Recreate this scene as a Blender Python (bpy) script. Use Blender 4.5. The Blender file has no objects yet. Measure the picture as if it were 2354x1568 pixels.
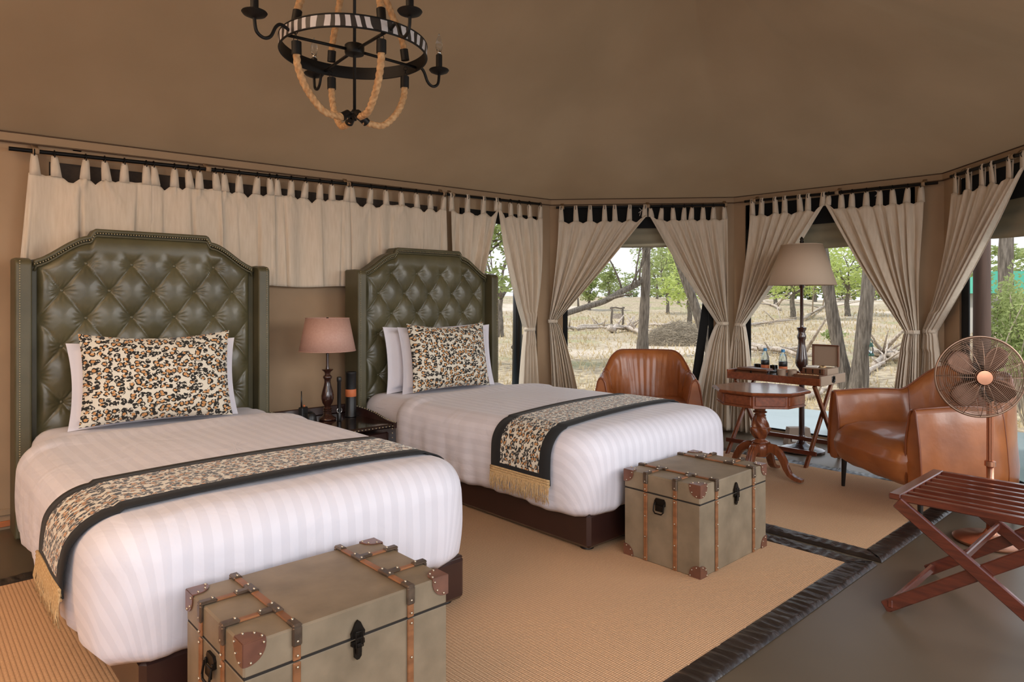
import bpy, math, random
import numpy as np
from mathutils import Vector, Matrix
PI = math.pi
random.seed(7); RNG = np.random.RandomState(7)
SC = bpy.context.scene; COL = SC.collection

# ------------------------------------------------------------------ camera, sky, lights, exposure
F = 1550.0; CX = 1177.0; HY = 690.0; EYE = 1.30
YAW = math.radians(47.39)
FW = Vector((math.cos(YAW), math.sin(YAW), 0)); RT = Vector((math.sin(YAW), -math.cos(YAW), 0))
cam = bpy.data.cameras.new('camera'); camo = bpy.data.objects.new('camera', cam); COL.objects.link(camo)
camo.location = (0, 0, EYE); camo.rotation_euler = (PI/2, 0, YAW-PI/2)
cam.sensor_width = 36; cam.lens = F/2354*36; cam.shift_y = -(784-HY)/2354; cam.clip_start = .02; cam.clip_end = 500
SC.camera = camo

w = bpy.data.worlds.new('sky'); SC.world = w; w.use_nodes = True
nt = w.node_tree; bg = nt.nodes['Background']
tc = nt.nodes.new('ShaderNodeTexCoord'); sx = nt.nodes.new('ShaderNodeSeparateXYZ'); rp = nt.nodes.new('ShaderNodeValToRGB')
nt.links.new(tc.outputs['Generated'], sx.inputs[0]); nt.links.new(sx.outputs[2], rp.inputs[0]); nt.links.new(rp.outputs[0], bg.inputs[0])
rp.color_ramp.elements[0].position = 0.0; rp.color_ramp.elements[0].color = (.93, .95, 1, 1)
rp.color_ramp.elements[1].position = .8; rp.color_ramp.elements[1].color = (.70, .82, 1, 1)
bg.inputs[1].default_value = 1.15

def light(name, kind, loc, rot, energy, color=(1, 1, 1), size=1, size_y=None, angle=None):
    l = bpy.data.lights.new(name, kind); l.energy = energy; l.color = color
    if kind == 'AREA':
        l.size = size
        if size_y: l.shape = 'RECTANGLE'; l.size_y = size_y
    if angle is not None: l.angle = angle
    o = bpy.data.objects.new(name, l); COL.objects.link(o); o.location = loc; o.rotation_euler = rot
    return o
def aim(loc, tgt): return (Vector(tgt)-Vector(loc)).to_track_quat('-Z', 'Y').to_euler()
light('sun', 'SUN', (0, 0, 20), aim((-7, 7, 15), (0, 0, 0)), 2.5, (1, .95, .86), angle=math.radians(3))
# added fill lamps behind the camera, boosting daylight from the open tent front
L1 = (-2.0, -6.2, 3.4); light('front_fill_lamp', 'AREA', L1, aim(L1, (2.2, 3.2, 1.0)), 280, (1, .97, .95), 7, 3.2)
L2 = (6.0, -3.6, 2.6); light('side_fill_lamp', 'AREA', L2, aim(L2, (3.8, 3.0, 1.0)), 150, (1, .97, .93), 3.5, 2.2)
# added unseen lamp aimed up at the left canvas, its bounce brightening the beds
L3 = (-1.5, 1.6, 1.25); o3 = light('bounce_fill_lamp', 'AREA', L3, aim(L3, (-1.9, 2.3, 3.4)), 330, (1, .965, .94), 1.2, 1.2); o3.data.spread = math.radians(110)
SC.view_settings.view_transform = 'Standard'; SC.view_settings.look = 'None'; SC.view_settings.gamma = 1
SC.view_settings.use_curve_mapping = False; SC.view_settings.exposure = 0.24

# ------------------------------------------------------------------ geometry helpers
def onplane_x(px, X):                       # horizontal point on a vertical plane x = X seen at picture column px
    k = (px-CX)/F; d = FW+RT*k; t = X/d.x; return Vector((X, t*d.y, 0))
def at(px, py, D):                          # point at picture place (px, py) and depth D
    return Vector((0, 0, EYE))+(FW+RT*((px-CX)/F)+Vector((0, 0, (HY-py)/F)))*D
def gd(px, D, z=0):
    p = at(px, HY, D); p.z = z; return p

def smooth(a): a = max(0, min(1, a)); return a*a*(3-2*a)
class MB:
    def __init__(s): s.v = []; s.f = []; s.uv = None
    def add(s, vs, fs):
        b = len(s.v); s.v += [tuple(p) for p in vs]; s.f += [tuple(i+b for i in f) for f in fs]; return s
    def box(s, c, d, bev=0.0, M=None):
        hx, hy, hz = d[0]/2, d[1]/2, d[2]/2
        b = min(bev, hx*.9, hy*.9, hz*.9)
        vs = []; idx = {}
        if b <= 0:
            for i in (-1, 1):
                for j in (-1, 1):
                    for k in (-1, 1): vs.append(Vector((i*hx, j*hy, k*hz)))
            fs = [(0, 1, 3, 2), (4, 6, 7, 5), (0, 4, 5, 1), (2, 3, 7, 6), (0, 2, 6, 4), (1, 5, 7, 3)]
        else:
            for i in (-1, 1):
                for j in (-1, 1):
                    for k in (-1, 1):
                        for a in range(3):
                            idx[(i, j, k, a)] = len(vs)
                            vs.append(Vector((i*(hx-(a != 0)*b), j*(hy-(a != 1)*b), k*(hz-(a != 2)*b))))
            g = lambda i, j, k, a: idx[(i, j, k, a)]
            fs = []
            for i in (-1, 1): fs.append(tuple(g(i, j, k, 0) for j, k in ((-1, -1), (1, -1), (1, 1), (-1, 1)))[::i])
            for j in (-1, 1): fs.append(tuple(g(i, j, k, 1) for i, k in ((-1, -1), (-1, 1), (1, 1), (1, -1)))[::j])
            for k in (-1, 1): fs.append(tuple(g(i, j, k, 2) for i, j in ((-1, -1), (1, -1), (1, 1), (-1, 1)))[::k])
            for i in (-1, 1):
                for j in (-1, 1): fs.append((g(i, j, -1, 0), g(i, j, 1, 0), g(i, j, 1, 1), g(i, j, -1, 1))[::(1 if i*j < 0 else -1)])
            for i in (-1, 1):
                for k in (-1, 1): fs.append((g(i, -1, k, 0), g(i, 1, k, 0), g(i, 1, k, 2), g(i, -1, k, 2))[::(1 if i*k > 0 else -1)])
            for j in (-1, 1):
                for k in (-1, 1): fs.append((g(-1, j, k, 1), g(1, j, k, 1), g(1, j, k, 2), g(-1, j, k, 2))[::(1 if j*k < 0 else -1)])
            for i in (-1, 1):
                for j in (-1, 1):
                    for k in (-1, 1): fs.append((g(i, j, k, 0), g(i, j, k, 1), g(i, j, k, 2))[::(1 if i*j*k > 0 else -1)])
        c = Vector(c)
        if M is not None: vs = [M @ p for p in vs]
        return s.add([p+c for p in vs], fs)
    def beam(s, a, b, w, h, bev=.002, up=(0, 0, 1)):     # box from a to b, w sideways, h along up
        a = Vector(a); b = Vector(b); d = b-a; L = d.length; x = d.normalized(); u = Vector(up)
        y = u.cross(x).normalized(); z = x.cross(y)
        M = Matrix((x, y, z)).transposed()
        return s.box((a+b)/2, (L, w, h), bev, M)
    def lathe(s, pr, n=24, c=(0, 0, 0), M=None, squash=None):
        vs = []; fs = []; m = len(pr)
        for i in range(n):
            a = 2*PI*i/n
            for r, z in pr: vs.append(Vector((r*math.cos(a), r*math.sin(a), z)))
        for i in range(n):
            for j in range(m-1):
                fs.append((i*m+j, ((i+1) % n)*m+j, ((i+1) % n)*m+j+1, i*m+j+1))
        fs.append(tuple(i*m for i in range(n))[::-1]); fs.append(tuple(i*m+m-1 for i in range(n)))
        if M is not None: vs = [M @ p for p in vs]
        c = Vector(c); return s.add([p+c for p in vs], fs)
    def tube(s, pts, r, n=8, cap=True):
        pts = [Vector(p) for p in pts]; m = len(pts)
        rr = r if isinstance(r, (list, tuple)) else [r]*m
        vs = []; fs = []; prev = None
        for i in range(m):
            t = (pts[min(i+1, m-1)]-pts[max(i-1, 0)]).normalized()
            if prev is None:
                a = Vector((0, 0, 1)) if abs(t.z) < .9 else Vector((1, 0, 0)); nrm = t.cross(a).normalized()
            else: nrm = (prev-t*prev.dot(t)).normalized()
            prev = nrm; bn = t.cross(nrm)
            for k in range(n):
                a = 2*PI*k/n; vs.append(pts[i]+(nrm*math.cos(a)+bn*math.sin(a))*rr[i])
        for i in range(m-1):
            for k in range(n):
                fs.append((i*n+k, i*n+(k+1) % n, (i+1)*n+(k+1) % n, (i+1)*n+k))
        if cap: fs.append(tuple(range(n))[::-1]); fs.append(tuple((m-1)*n+k for k in range(n)))
        return s.add(vs, fs)
    def prism(s, poly, z0, z1, M=None):
        n = len(poly); vs = [Vector((p[0], p[1], z0)) for p in poly]+[Vector((p[0], p[1], z1)) for p in poly]
        fs = [tuple(range(n))[::-1], tuple(range(n, 2*n))]+[(i, (i+1) % n, n+(i+1) % n, n+i) for i in range(n)]
        if M is not None: vs = [M @ p for p in vs]
        return s.add(vs, fs)
    def grid(s, P, closed_u=False, closed_v=False, uv=None):   # P[i][j]
        P = np.asarray(P, float); a, b = P.shape[:2]; base = len(s.v)
        s.v += [tuple(p) for p in P.reshape(-1, 3)]
        for i in range(a if closed_u else a-1):
            for j in range(b if closed_v else b-1):
                i2 = (i+1) % a; j2 = (j+1) % b
                s.f.append((base+i*b+j, base+i2*b+j, base+i2*b+j2, base+i*b+j2))
        if uv is not None: s.uv = (s.uv or [])+[tuple(q) for q in np.asarray(uv, float).reshape(-1, 2)]
        return s
    def ball(s, c, r, n=10, m=7, sc=(1, 1, 1)):
        pr = [(max(1e-4, r*math.sin(PI*j/m)), -r*math.cos(PI*j/m)) for j in range(m+1)]
        return s.lathe(pr, n, c, Matrix.Diagonal(sc))
    def ring(s, c, R, r, axis='Z', n=28, k=8, M=None):
        P = []
        for i in range(n):
            a = 2*PI*i/n; row = []
            for j in range(k):
                b = 2*PI*j/k; q = Vector(((R+r*math.cos(b))*math.cos(a), (R+r*math.cos(b))*math.sin(a), r*math.sin(b)))
                if M is not None: q = M @ q
                row.append(q+Vector(c))
            P.append(row)
        return s.grid(P, True, True)
    def build(s, name, mat, parent=None, smooth=False, loc=None, rot=None, kind=None, label=None, solid=0, sub=0, autosmooth=None):
        me = bpy.data.meshes.new(name)
        vs = s.v
        if parent is None and loc is not None: vs = [(p[0]-loc[0], p[1]-loc[1], p[2]-loc[2]) for p in vs]
        me.from_pydata(vs, [], s.f); me.update()
        if s.uv is not None and len(s.uv) == len(s.v):
            l = me.uv_layers.new(name='UVMap'); li = np.zeros(len(me.loops), int); me.loops.foreach_get('vertex_index', li)
            l.data.foreach_set('uv', np.asarray(s.uv, np.float32)[li].ravel())
        if smooth: me.polygons.foreach_set('use_smooth', [True]*len(me.polygons))
        if smooth and autosmooth: me.set_sharp_from_angle(angle=math.radians(autosmooth))
        me.materials.append(mat)
        o = bpy.data.objects.new(name, me); COL.objects.link(o)
        if parent is not None: o.parent = parent
        if loc is not None and parent is None: o.location = loc
        if parent is not None and loc is not None: o.location = loc
        if rot is not None: o.rotation_euler = rot
        if kind: o['kind'] = kind
        if label: o['label'] = label
        if solid:
            m = o.modifiers.new('solid', 'SOLIDIFY'); m.thickness = solid; m.offset = 0
        if sub:
            m = o.modifiers.new('sub', 'SUBSURF'); m.levels = sub; m.render_levels = sub
        return o

def thing(name, label, cat, loc=(0, 0, 0), rz=0, group=None):
    o = bpy.data.objects.new(name, None); COL.objects.link(o); o.location = loc; o.rotation_euler = (0, 0, rz)
    o.empty_display_size = .1
    o['label'] = label; o['category'] = cat
    if group: o['group'] = group
    return o
def tag(o, label, cat, group=None, kind=None):
    o['label'] = label; o['category'] = cat
    if group: o['group'] = group
    if kind: o['kind'] = kind
    return o
def copy_tree(o, parent=None, skip=None):
    c = o.copy(); COL.objects.link(c)
    if parent is not None: c.parent = parent
    for ch in [q for q in bpy.data.objects if q.parent == o]: copy_tree(ch, c)
    return c

# ------------------------------------------------------------------ materials
def lin(c):
    return tuple(((v/255)/12.92 if v/255 <= .04045 else (((v/255)+.055)/1.055)**2.4) for v in c)+(1,)
def new_mat(name):
    m = bpy.data.materials.new(name); m.use_nodes = True; n = m.node_tree.nodes; return m, n, m.node_tree.links, n['Principled BSDF']
def mat(name, c1, c2=None, rough=.6, metal=0, scale=8, stretch=(1, 1, 1), bump=0, bscale=None, bstretch=None, coat=0, trans=0, sheen=0, detail=5, spec=None, bdist=.01, contrast=.3):
    m, n, l, b = new_mat(name)
    b.inputs['Roughness'].default_value = rough; b.inputs['Metallic'].default_value = metal
    if coat: b.inputs['Coat Weight'].default_value = coat; b.inputs['Coat Roughness'].default_value = .12
    if sheen: b.inputs['Sheen Weight'].default_value = sheen
    if spec is not None: b.inputs['Specular IOR Level'].default_value = spec
    tcn = n.new('ShaderNodeTexCoord')
    def noise(sc, st, det):
        mp = n.new('ShaderNodeMapping'); mp.inputs['Scale'].default_value = st; l.new(tcn.outputs['Object'], mp.inputs[0])
        t = n.new('ShaderNodeTexNoise'); t.inputs['Scale'].default_value = sc; t.inputs['Detail'].default_value = det
        l.new(mp.outputs[0], t.inputs['Vector']); return t
    colout = None
    if c2 is not None:
        t = noise(scale, stretch, detail); r = n.new('ShaderNodeValToRGB')
        r.color_ramp.elements[0].position = .5-contrast/2; r.color_ramp.elements[1].position = .5+contrast/2
        r.color_ramp.elements[0].color = lin(c1); r.color_ramp.elements[1].color = lin(c2)
        l.new(t.outputs[0], r.inputs[0]); l.new(r.outputs[0], b.inputs['Base Color']); colout = r.outputs[0]
    else: b.inputs['Base Color'].default_value = lin(c1)
    if bump:
        t = noise(bscale or scale, bstretch or stretch, 4); bp = n.new('ShaderNodeBump')
        bp.inputs['Strength'].default_value = bump; bp.inputs['Distance'].default_value = bdist
        l.new(t.outputs[0], bp.inputs['Height']); l.new(bp.outputs[0], b.inputs['Normal'])
    if trans:
        tr = n.new('ShaderNodeBsdfTranslucent'); mx = n.new('ShaderNodeMixShader'); mx.inputs[0].default_value = trans
        if colout: l.new(colout, tr.inputs[0])
        else: tr.inputs[0].default_value = lin(c1)
        l.new(b.outputs[0], mx.inputs[1]); l.new(tr.outputs[0], mx.inputs[2]); l.new(mx.outputs[0], n['Material Output'].inputs[0])
    return m
def mth(n, l, op, a, b=None, clamp=False):
    q = n.new('ShaderNodeMath'); q.operation = op; q.use_clamp = clamp
    for i, v in enumerate((a, b)):
        if v is None: continue
        if isinstance(v, (int, float)): q.inputs[i].default_value = v
        else: l.new(v, q.inputs[i])
    return q.outputs[0]
def mixc(n, l, f, a, b):
    q = n.new('ShaderNodeMix'); q.data_type = 'RGBA'
    if isinstance(f, (int, float)): q.inputs[0].default_value = f
    else: l.new(f, q.inputs[0])
    for i, v in ((6, a), (7, b)):
        if isinstance(v, tuple): q.inputs[i].default_value = v
        else: l.new(v, q.inputs[i])
    return q.outputs[2]
def leopard(name, scale=34):
    m, n, l, b = new_mat(name); b.inputs['Roughness'].default_value = .85; b.inputs['Sheen Weight'].default_value = .25
    t = n.new('ShaderNodeUVMap'); mp = n.new('ShaderNodeMapping'); l.new(t.outputs[0], mp.inputs[0])
    mp.inputs['Scale'].default_value = (1, 1.2, 1)
    ns = n.new('ShaderNodeTexNoise'); ns.inputs['Scale'].default_value = scale*1.1; ns.inputs['Detail'].default_value = 3; l.new(mp.outputs[0], ns.inputs['Vector'])
    vm = n.new('ShaderNodeVectorMath'); vm.operation = 'MULTIPLY_ADD'; vm.inputs[1].default_value = (.024, .024, 0)
    l.new(ns.outputs['Color'], vm.inputs[0]); l.new(mp.outputs[0], vm.inputs[2])
    vo = n.new('ShaderNodeTexVoronoi'); vo.voronoi_dimensions = '2D'; vo.inputs['Scale'].default_value = scale; l.new(vm.outputs[0], vo.inputs['Vector'])
    n2 = n.new('ShaderNodeTexNoise'); n2.inputs['Scale'].default_value = scale*2.2; l.new(mp.outputs[0], n2.inputs['Vector'])
    d = vo.outputs['Distance']
    inner = mth(n, l, 'LESS_THAN', d, .28); ring = mth(n, l, 'LESS_THAN', d, .51)
    gap = mth(n, l, 'GREATER_THAN', n2.outputs[0], .43); black = mth(n, l, 'MULTIPLY', ring, gap)
    sp = n.new('ShaderNodeSeparateColor'); l.new(vo.outputs['Color'], sp.inputs[0])
    tan = mth(n, l, 'GREATER_THAN', sp.outputs[0], .48); inn = mth(n, l, 'MULTIPLY', inner, tan)
    c = mixc(n, l, black, lin((214, 207, 190)), lin((24, 22, 18))); c = mixc(n, l, inn, c, lin((190, 138, 86)))
    l.new(c, b.inputs['Base Color'])
    return m
def stripe_cloth():
    m, n, l, b = new_mat('white_striped_cotton'); t = n.new('ShaderNodeUVMap'); s = n.new('ShaderNodeSeparateXYZ'); l.new(t.outputs[0], s.inputs[0])
    f = mth(n, l, 'FRACT', mth(n, l, 'MULTIPLY', s.outputs[0], 1/.062)); g = mth(n, l, 'GREATER_THAN', f, .5)
    l.new(mixc(n, l, g, lin((222, 219, 227)), lin((214, 211, 219))), b.inputs['Base Color'])
    l.new(mth(n, l, 'ADD', .5, mth(n, l, 'MULTIPLY', g, .15)), b.inputs['Roughness']); b.inputs['Sheen Weight'].default_value = .15
    ns = n.new('ShaderNodeTexNoise'); ns.inputs['Scale'].default_value = 4.5; ns.inputs['Detail'].default_value = 4; ns.inputs['Distortion'].default_value = .8
    o = n.new('ShaderNodeTexCoord'); l.new(o.outputs['Object'], ns.inputs['Vector'])
    bp = n.new('ShaderNodeBump'); bp.inputs['Strength'].default_value = .35; bp.inputs['Distance'].default_value = .03; l.new(ns.outputs[0], bp.inputs['Height']); l.new(bp.outputs[0], b.inputs['Normal'])
    return m
def jute():
    m, n, l, b = new_mat('woven_sisal'); b.inputs['Roughness'].default_value = .95
    o = n.new('ShaderNodeTexCoord'); ns = n.new('ShaderNodeTexNoise'); ns.inputs['Scale'].default_value = 160; ns.inputs['Detail'].default_value = 2
    l.new(o.outputs['Object'], ns.inputs['Vector'])
    s = n.new('ShaderNodeSeparateXYZ'); l.new(o.outputs['Object'], s.inputs[0])
    wx = mth(n, l, 'ABSOLUTE', mth(n, l, 'SINE', mth(n, l, 'MULTIPLY', s.outputs[0], PI/.0145)))
    wy = mth(n, l, 'ABSOLUTE', mth(n, l, 'SINE', mth(n, l, 'MULTIPLY', s.outputs[1], PI/.009)))
    h = mth(n, l, 'ADD', mth(n, l, 'POWER', wx, .5), mth(n, l, 'MULTIPLY', wy, .5))
    n3 = n.new('ShaderNodeTexNoise'); n3.inputs['Scale'].default_value = 2.5; l.new(o.outputs['Object'], n3.inputs['Vector'])
    c = mixc(n, l, ns.outputs[0], lin((190, 146, 106)), lin((234, 194, 152)))
    g = mth(n, l, 'MULTIPLY', mth(n, l, 'SUBTRACT', 1.5, h, True), .55)
    c = mixc(n, l, g, c, lin((140, 96, 58))); l.new(c, b.inputs['Base Color'])
    bp = n.new('ShaderNodeBump'); bp.inputs['Strength'].default_value = .5; bp.inputs['Distance'].default_value = .004; l.new(h, bp.inputs['Height']); l.new(bp.outputs[0], b.inputs['Normal'])
    return m
def zebra():
    m, n, l, b = new_mat('zebra_print'); b.inputs['Roughness'].default_value = .4
    t = n.new('ShaderNodeUVMap'); w_ = n.new('ShaderNodeTexWave'); w_.inputs['Scale'].default_value = 7; w_.inputs['Distortion'].default_value = 9
    w_.inputs['Detail'].default_value = 1.5; w_.inputs['Detail Scale'].default_value = .8; l.new(t.outputs[0], w_.inputs['Vector'])
    g = mth(n, l, 'GREATER_THAN', w_.outputs[0], .5); l.new(mixc(n, l, g, lin((50, 45, 42)), lin((205, 200, 200))), b.inputs['Base Color']); return m
def glassy(name, c=(240, 245, 250), rough=.02, ior=1.4):
    m, n, l, b = new_mat(name); b.inputs['Base Color'].default_value = lin(c); b.inputs['Roughness'].default_value = rough
    b.inputs['Transmission Weight'].default_value = 1; b.inputs['IOR'].default_value = ior; return m

M = {}
M['canvas'] = mat('tan_canvas_wall', (160, 133, 104), (170, 142, 112), .85, scale=2.5, bump=.25, bscale=1.6, bdist=.06)
M['roof'] = mat('tan_canvas_roof', (149, 122, 92), (159, 131, 100), .7, scale=1.4, bump=.28, bscale=1.6, bstretch=(1, 1, .6), bdist=.05, trans=.11)
M['trim'] = mat('canvas_welt', (160, 134, 105), rough=.8)
M['seam'] = mat('dark_canvas_seam', (84, 62, 44), rough=.9)  # dark colour of the seam lines along the eaves
M['floor'] = mat('painted_floor', (88, 76, 61), (98, 85, 69), .33, scale=1.2)
M['deck'] = mat('outdoor_painted_deck', (118, 136, 140), (130, 147, 151), .2, scale=1.2)
M['curtain'] = mat('cream_linen', (221, 205, 183), (231, 216, 196), .9, scale=60, stretch=(1, 1, .12), bump=.15, bscale=90, bstretch=(1, 1, .2), trans=.18, bdist=.004)
M['mesh'] = mat('black_netting', (14, 14, 14), rough=.9)
M['netgrey'] = mat('dark_window_mesh', (66, 56, 48), (74, 62, 52), .9, scale=40)
M['rod'] = mat('black_iron', (20, 18, 17), rough=.42, metal=.6)
M['iron'] = mat('matt_black_metal', (30, 28, 26), rough=.5, metal=.5)
M['olive'] = mat('olive_leather', (78, 73, 50), (94, 88, 62), .36, scale=7, bump=.15, bscale=14, coat=.12, bdist=.01)
M['olived'] = mat('olive_leather_wing', (78, 73, 50), (88, 82, 58), .45, scale=6)
M['nail'] = mat('antique_brass', (196, 184, 150), rough=.35, metal=.8)
M['white'] = mat('white_cotton', (222, 219, 226), (216, 212, 219), .75, scale=3, bump=.35, bscale=6, bdist=.015, sheen=.15)
M['stripe'] = stripe_cloth()
M['leop'] = leopard('leopard_print_velvet', 34)
M['leop2'] = leopard('leopard_print_runner', 38)
M['velvet'] = mat('black_velvet', (20, 20, 21), rough=.8, sheen=.06)
M['fringe'] = mat('gold_fringe', (208, 178, 132), (180, 146, 100), .7, scale=120)
M['brownl'] = mat('dark_brown_leather', (46, 26, 22), (54, 31, 26), .34, scale=4, coat=.3)
M['jute'] = jute()
M['rugb'] = mat('rug_leather_border', (36, 29, 26), (50, 41, 36), .30, scale=9, stretch=(1, 1, 1), bump=.6, bscale=9, bstretch=(1.6, .35, 1), bdist=.03)
M['trunk'] = mat('sage_leatherette', (112, 98, 78), (142, 125, 102), .5, scale=9, bump=.08, bscale=60, contrast=.5, bdist=.004)
M['trunkd'] = mat('trunk_inside', (36, 30, 24), rough=.9)
M['strapw'] = mat('strap_wood', (146, 96, 60), (118, 76, 46), .45, scale=10, stretch=(1, 1, 4))
M['capm'] = mat('aged_pewter', (92, 78, 66), (118, 100, 84), .38, metal=.7, scale=30)
M['corner'] = mat('chestnut_leather', (96, 60, 46), (116, 74, 56), .35, scale=14, coat=.25)
M['rivet'] = mat('rivet_metal', (196, 182, 160), rough=.3, metal=.9)
M['darkm'] = mat('dark_bronze', (34, 28, 22), rough=.4, metal=.7)
M['mahog'] = mat('mahogany', (108, 54, 30), (132, 70, 40), .28, scale=6, stretch=(1, 8, 8), coat=.5)
M['mahogv'] = mat('mahogany_turned', (104, 54, 30), (134, 74, 42), .28, scale=6, stretch=(8, 8, 1), coat=.5)
M['redw'] = mat('red_brown_teak', (84, 38, 26), (106, 50, 33), .27, scale=7, stretch=(8, 1, 8), coat=.6)
M['tanl'] = mat('cognac_leather', (132, 74, 36), (172, 102, 52), .33, scale=5, bump=.3, bscale=7, coat=.22, contrast=.5, bdist=.015)
M['tanp'] = mat('cognac_piping', (126, 64, 28), rough=.35, coat=.3)
M['blackw'] = mat('black_wood', (16, 14, 13), rough=.35)
M['lampw'] = mat('dark_walnut_turned', (52, 30, 24), (64, 38, 30), .18, scale=6, coat=.6)
M['shade1'] = mat('dusty_pink_silk', (208, 168, 152), (202, 160, 144), .5, scale=80, trans=.22)
M['shade2'] = mat('beige_shade', (222, 200, 176), rough=.8, trans=.35)
M['stand'] = mat('espresso_gloss', (30, 17, 15), (38, 22, 19), .12, scale=3, coat=.8)
M['black'] = mat('black_plastic', (22, 22, 23), rough=.4)
M['copper'] = mat('brushed_copper', (200, 142, 112), rough=.3, metal=.95)
M['coppb'] = mat('fan_blade_metal', (120, 86, 68), rough=.38, metal=.7)
M['wire'] = mat('fan_wire', (150, 120, 100), rough=.3, metal=.8)
M['orange'] = mat('orange_band', (196, 108, 62), rough=.6)
M['rope'] = mat('manila_rope', (206, 166, 120), (176, 132, 88), .9, scale=60, bump=.3, bscale=200, bdist=.002)
M['zebra'] = zebra()
M['glass'] = glassy('clear_glass')
M['water'] = glassy('bottle_plastic', (215, 232, 242), .05, 1.25)
M['chrome'] = mat('steel', (200, 198, 194), rough=.15, metal=1)
M['bluecap'] = mat('blue_cap', (40, 120, 170), rough=.4)
M['taupe'] = mat('taupe_panel', (158, 136, 116), rough=.6)
M['boxw'] = mat('box_leather', (96, 58, 38), (112, 70, 46), .4, scale=12)
M['paper'] = mat('paper', (232, 228, 220), rough=.8)
M['sachet'] = mat('tea_sachets', (190, 120, 70), (228, 208, 160), .6, scale=60)
M['bark'] = mat('grey_bark', (84, 74, 64), (150, 138, 124), .95, scale=14, stretch=(2.5, 2.5, .28), bump=1, bscale=16, bstretch=(2.5, 2.5, .25), bdist=.06, contrast=.4)
M['dead'] = mat('bleached_wood', (150, 134, 118), (206, 192, 176), .9, scale=9, stretch=(2, 2, 2), bump=.5, bdist=.02)
M['leafy'] = mat('yellow_green_leaves', (172, 188, 100), (206, 216, 138), .6, scale=1.2, trans=.5)
M['leafg'] = mat('mid_green_leaves', (138, 152, 92), (178, 188, 124), .6, scale=1.5, trans=.5)
M['leafd'] = mat('grey_green_leaves', (118, 130, 86), (160, 168, 120), .6, scale=2, trans=.45)
M['twig'] = mat('dry_twigs', (150, 138, 120), (186, 172, 150), .9, scale=8)
M['grass'] = mat('dry_grass_blades', (190, 170, 132), (216, 198, 160), .8, scale=3, trans=.3)
M['greenroof'] = mat('green_canvas', (64, 150, 120), rough=.7)
M['plaster'] = mat('pale_plaster', (176, 172, 164), rough=.9)
M['post'] = mat('weathered_pole', (70, 52, 42), (88, 66, 54), .8, scale=6, stretch=(3, 3, .3))
M['flap'] = mat('grey_canvas_flap', (150, 142, 120), (166, 156, 132), .85, scale=4, trans=.15)
M['green'] = mat('green_enamel', (56, 92, 80), rough=.4)
M['pillarorange'] = mat('orange_hem', (176, 104, 60), rough=.7)

def ground_mat():
    m, n, l, b = new_mat('dry_grassland'); b.inputs['Roughness'].default_value = .95
    o = n.new('ShaderNodeTexCoord')
    def N(s, d=6):
        t = n.new('ShaderNodeTexNoise'); t.inputs['Scale'].default_value = s; t.inputs['Detail'].default_value = d; l.new(o.outputs['Object'], t.inputs['Vector']); return t.outputs[0]
    a = mixc(n, l, mth(n, l, 'MULTIPLY', mth(n, l, 'SUBTRACT', N(6, 8), .35), 3.2, True), lin((140, 122, 98)), lin((204, 186, 156)))
    g = mth(n, l, 'MULTIPLY', mth(n, l, 'SUBTRACT', N(.32, 3), .54), 7, True)
    a = mixc(n, l, mth(n, l, 'MULTIPLY', g, .55), a, lin((146, 150, 98)))
    p = mth(n, l, 'MULTIPLY', mth(n, l, 'SUBTRACT', N(.13, 2), .56), 9, True)
    a = mixc(n, l, mth(n, l, 'MULTIPLY', p, .8), a, lin((214, 198, 180)))
    l.new(a, b.inputs['Base Color'])
    bp = n.new('ShaderNodeBump'); bp.inputs['Strength'].default_value = .8; bp.inputs['Distance'].default_value = .08; l.new(N(14, 6), bp.inputs['Height']); l.new(bp.outputs[0], b.inputs['Normal'])
    return m
M['ground'] = ground_mat()

# ------------------------------------------------------------------ the tent shell
C0 = Vector((-3.2, 4.76, 0)); C1 = Vector((4.90, 4.76, 0)); C2 = Vector((6.20, 3.46, 0)); C3 = Vector((6.20, 1.63, 0)); C4 = Vector((4.90, .33, 0)); C5 = Vector((-3.2, .33, 0))
EZ = [2.205, 2.313, 2.325, 2.312, 2.345, 2.2]
class Wall:
    def __init__(s, a, b): s.a = a; s.d = (b-a).normalized(); s.L = (b-a).length; s.n = Vector((s.d.y, -s.d.x, 0))  # n points into the room
    def p(s, u, off, z): q = s.a+s.d*u+s.n*off; return Vector((q.x, q.y, z))
    def u(s, px, off=0):                          # distance along the wall that the picture column px meets
        k = (px-CX)/F; d = FW+RT*k; o = s.a+s.n*off
        # t*d = o + u*s.d
        det = d.x*(-s.d.y)+s.d.x*d.y
        t = (o.x*(-s.d.y)+s.d.x*o.y)/det
        return (d*t-o).dot(s.d)
    def zz(s, px, py, off=0): u = s.u(px, off); q = s.p(u, off, 0); D = q.dot(FW); return EYE+(HY-py)/F*D
WA, WB, WC, WD, WE = Wall(C0, C1), Wall(C1, C2), Wall(C2, C3), Wall(C3, C4), Wall(C5, C0)
ux = lambda x: x+3.2
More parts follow.
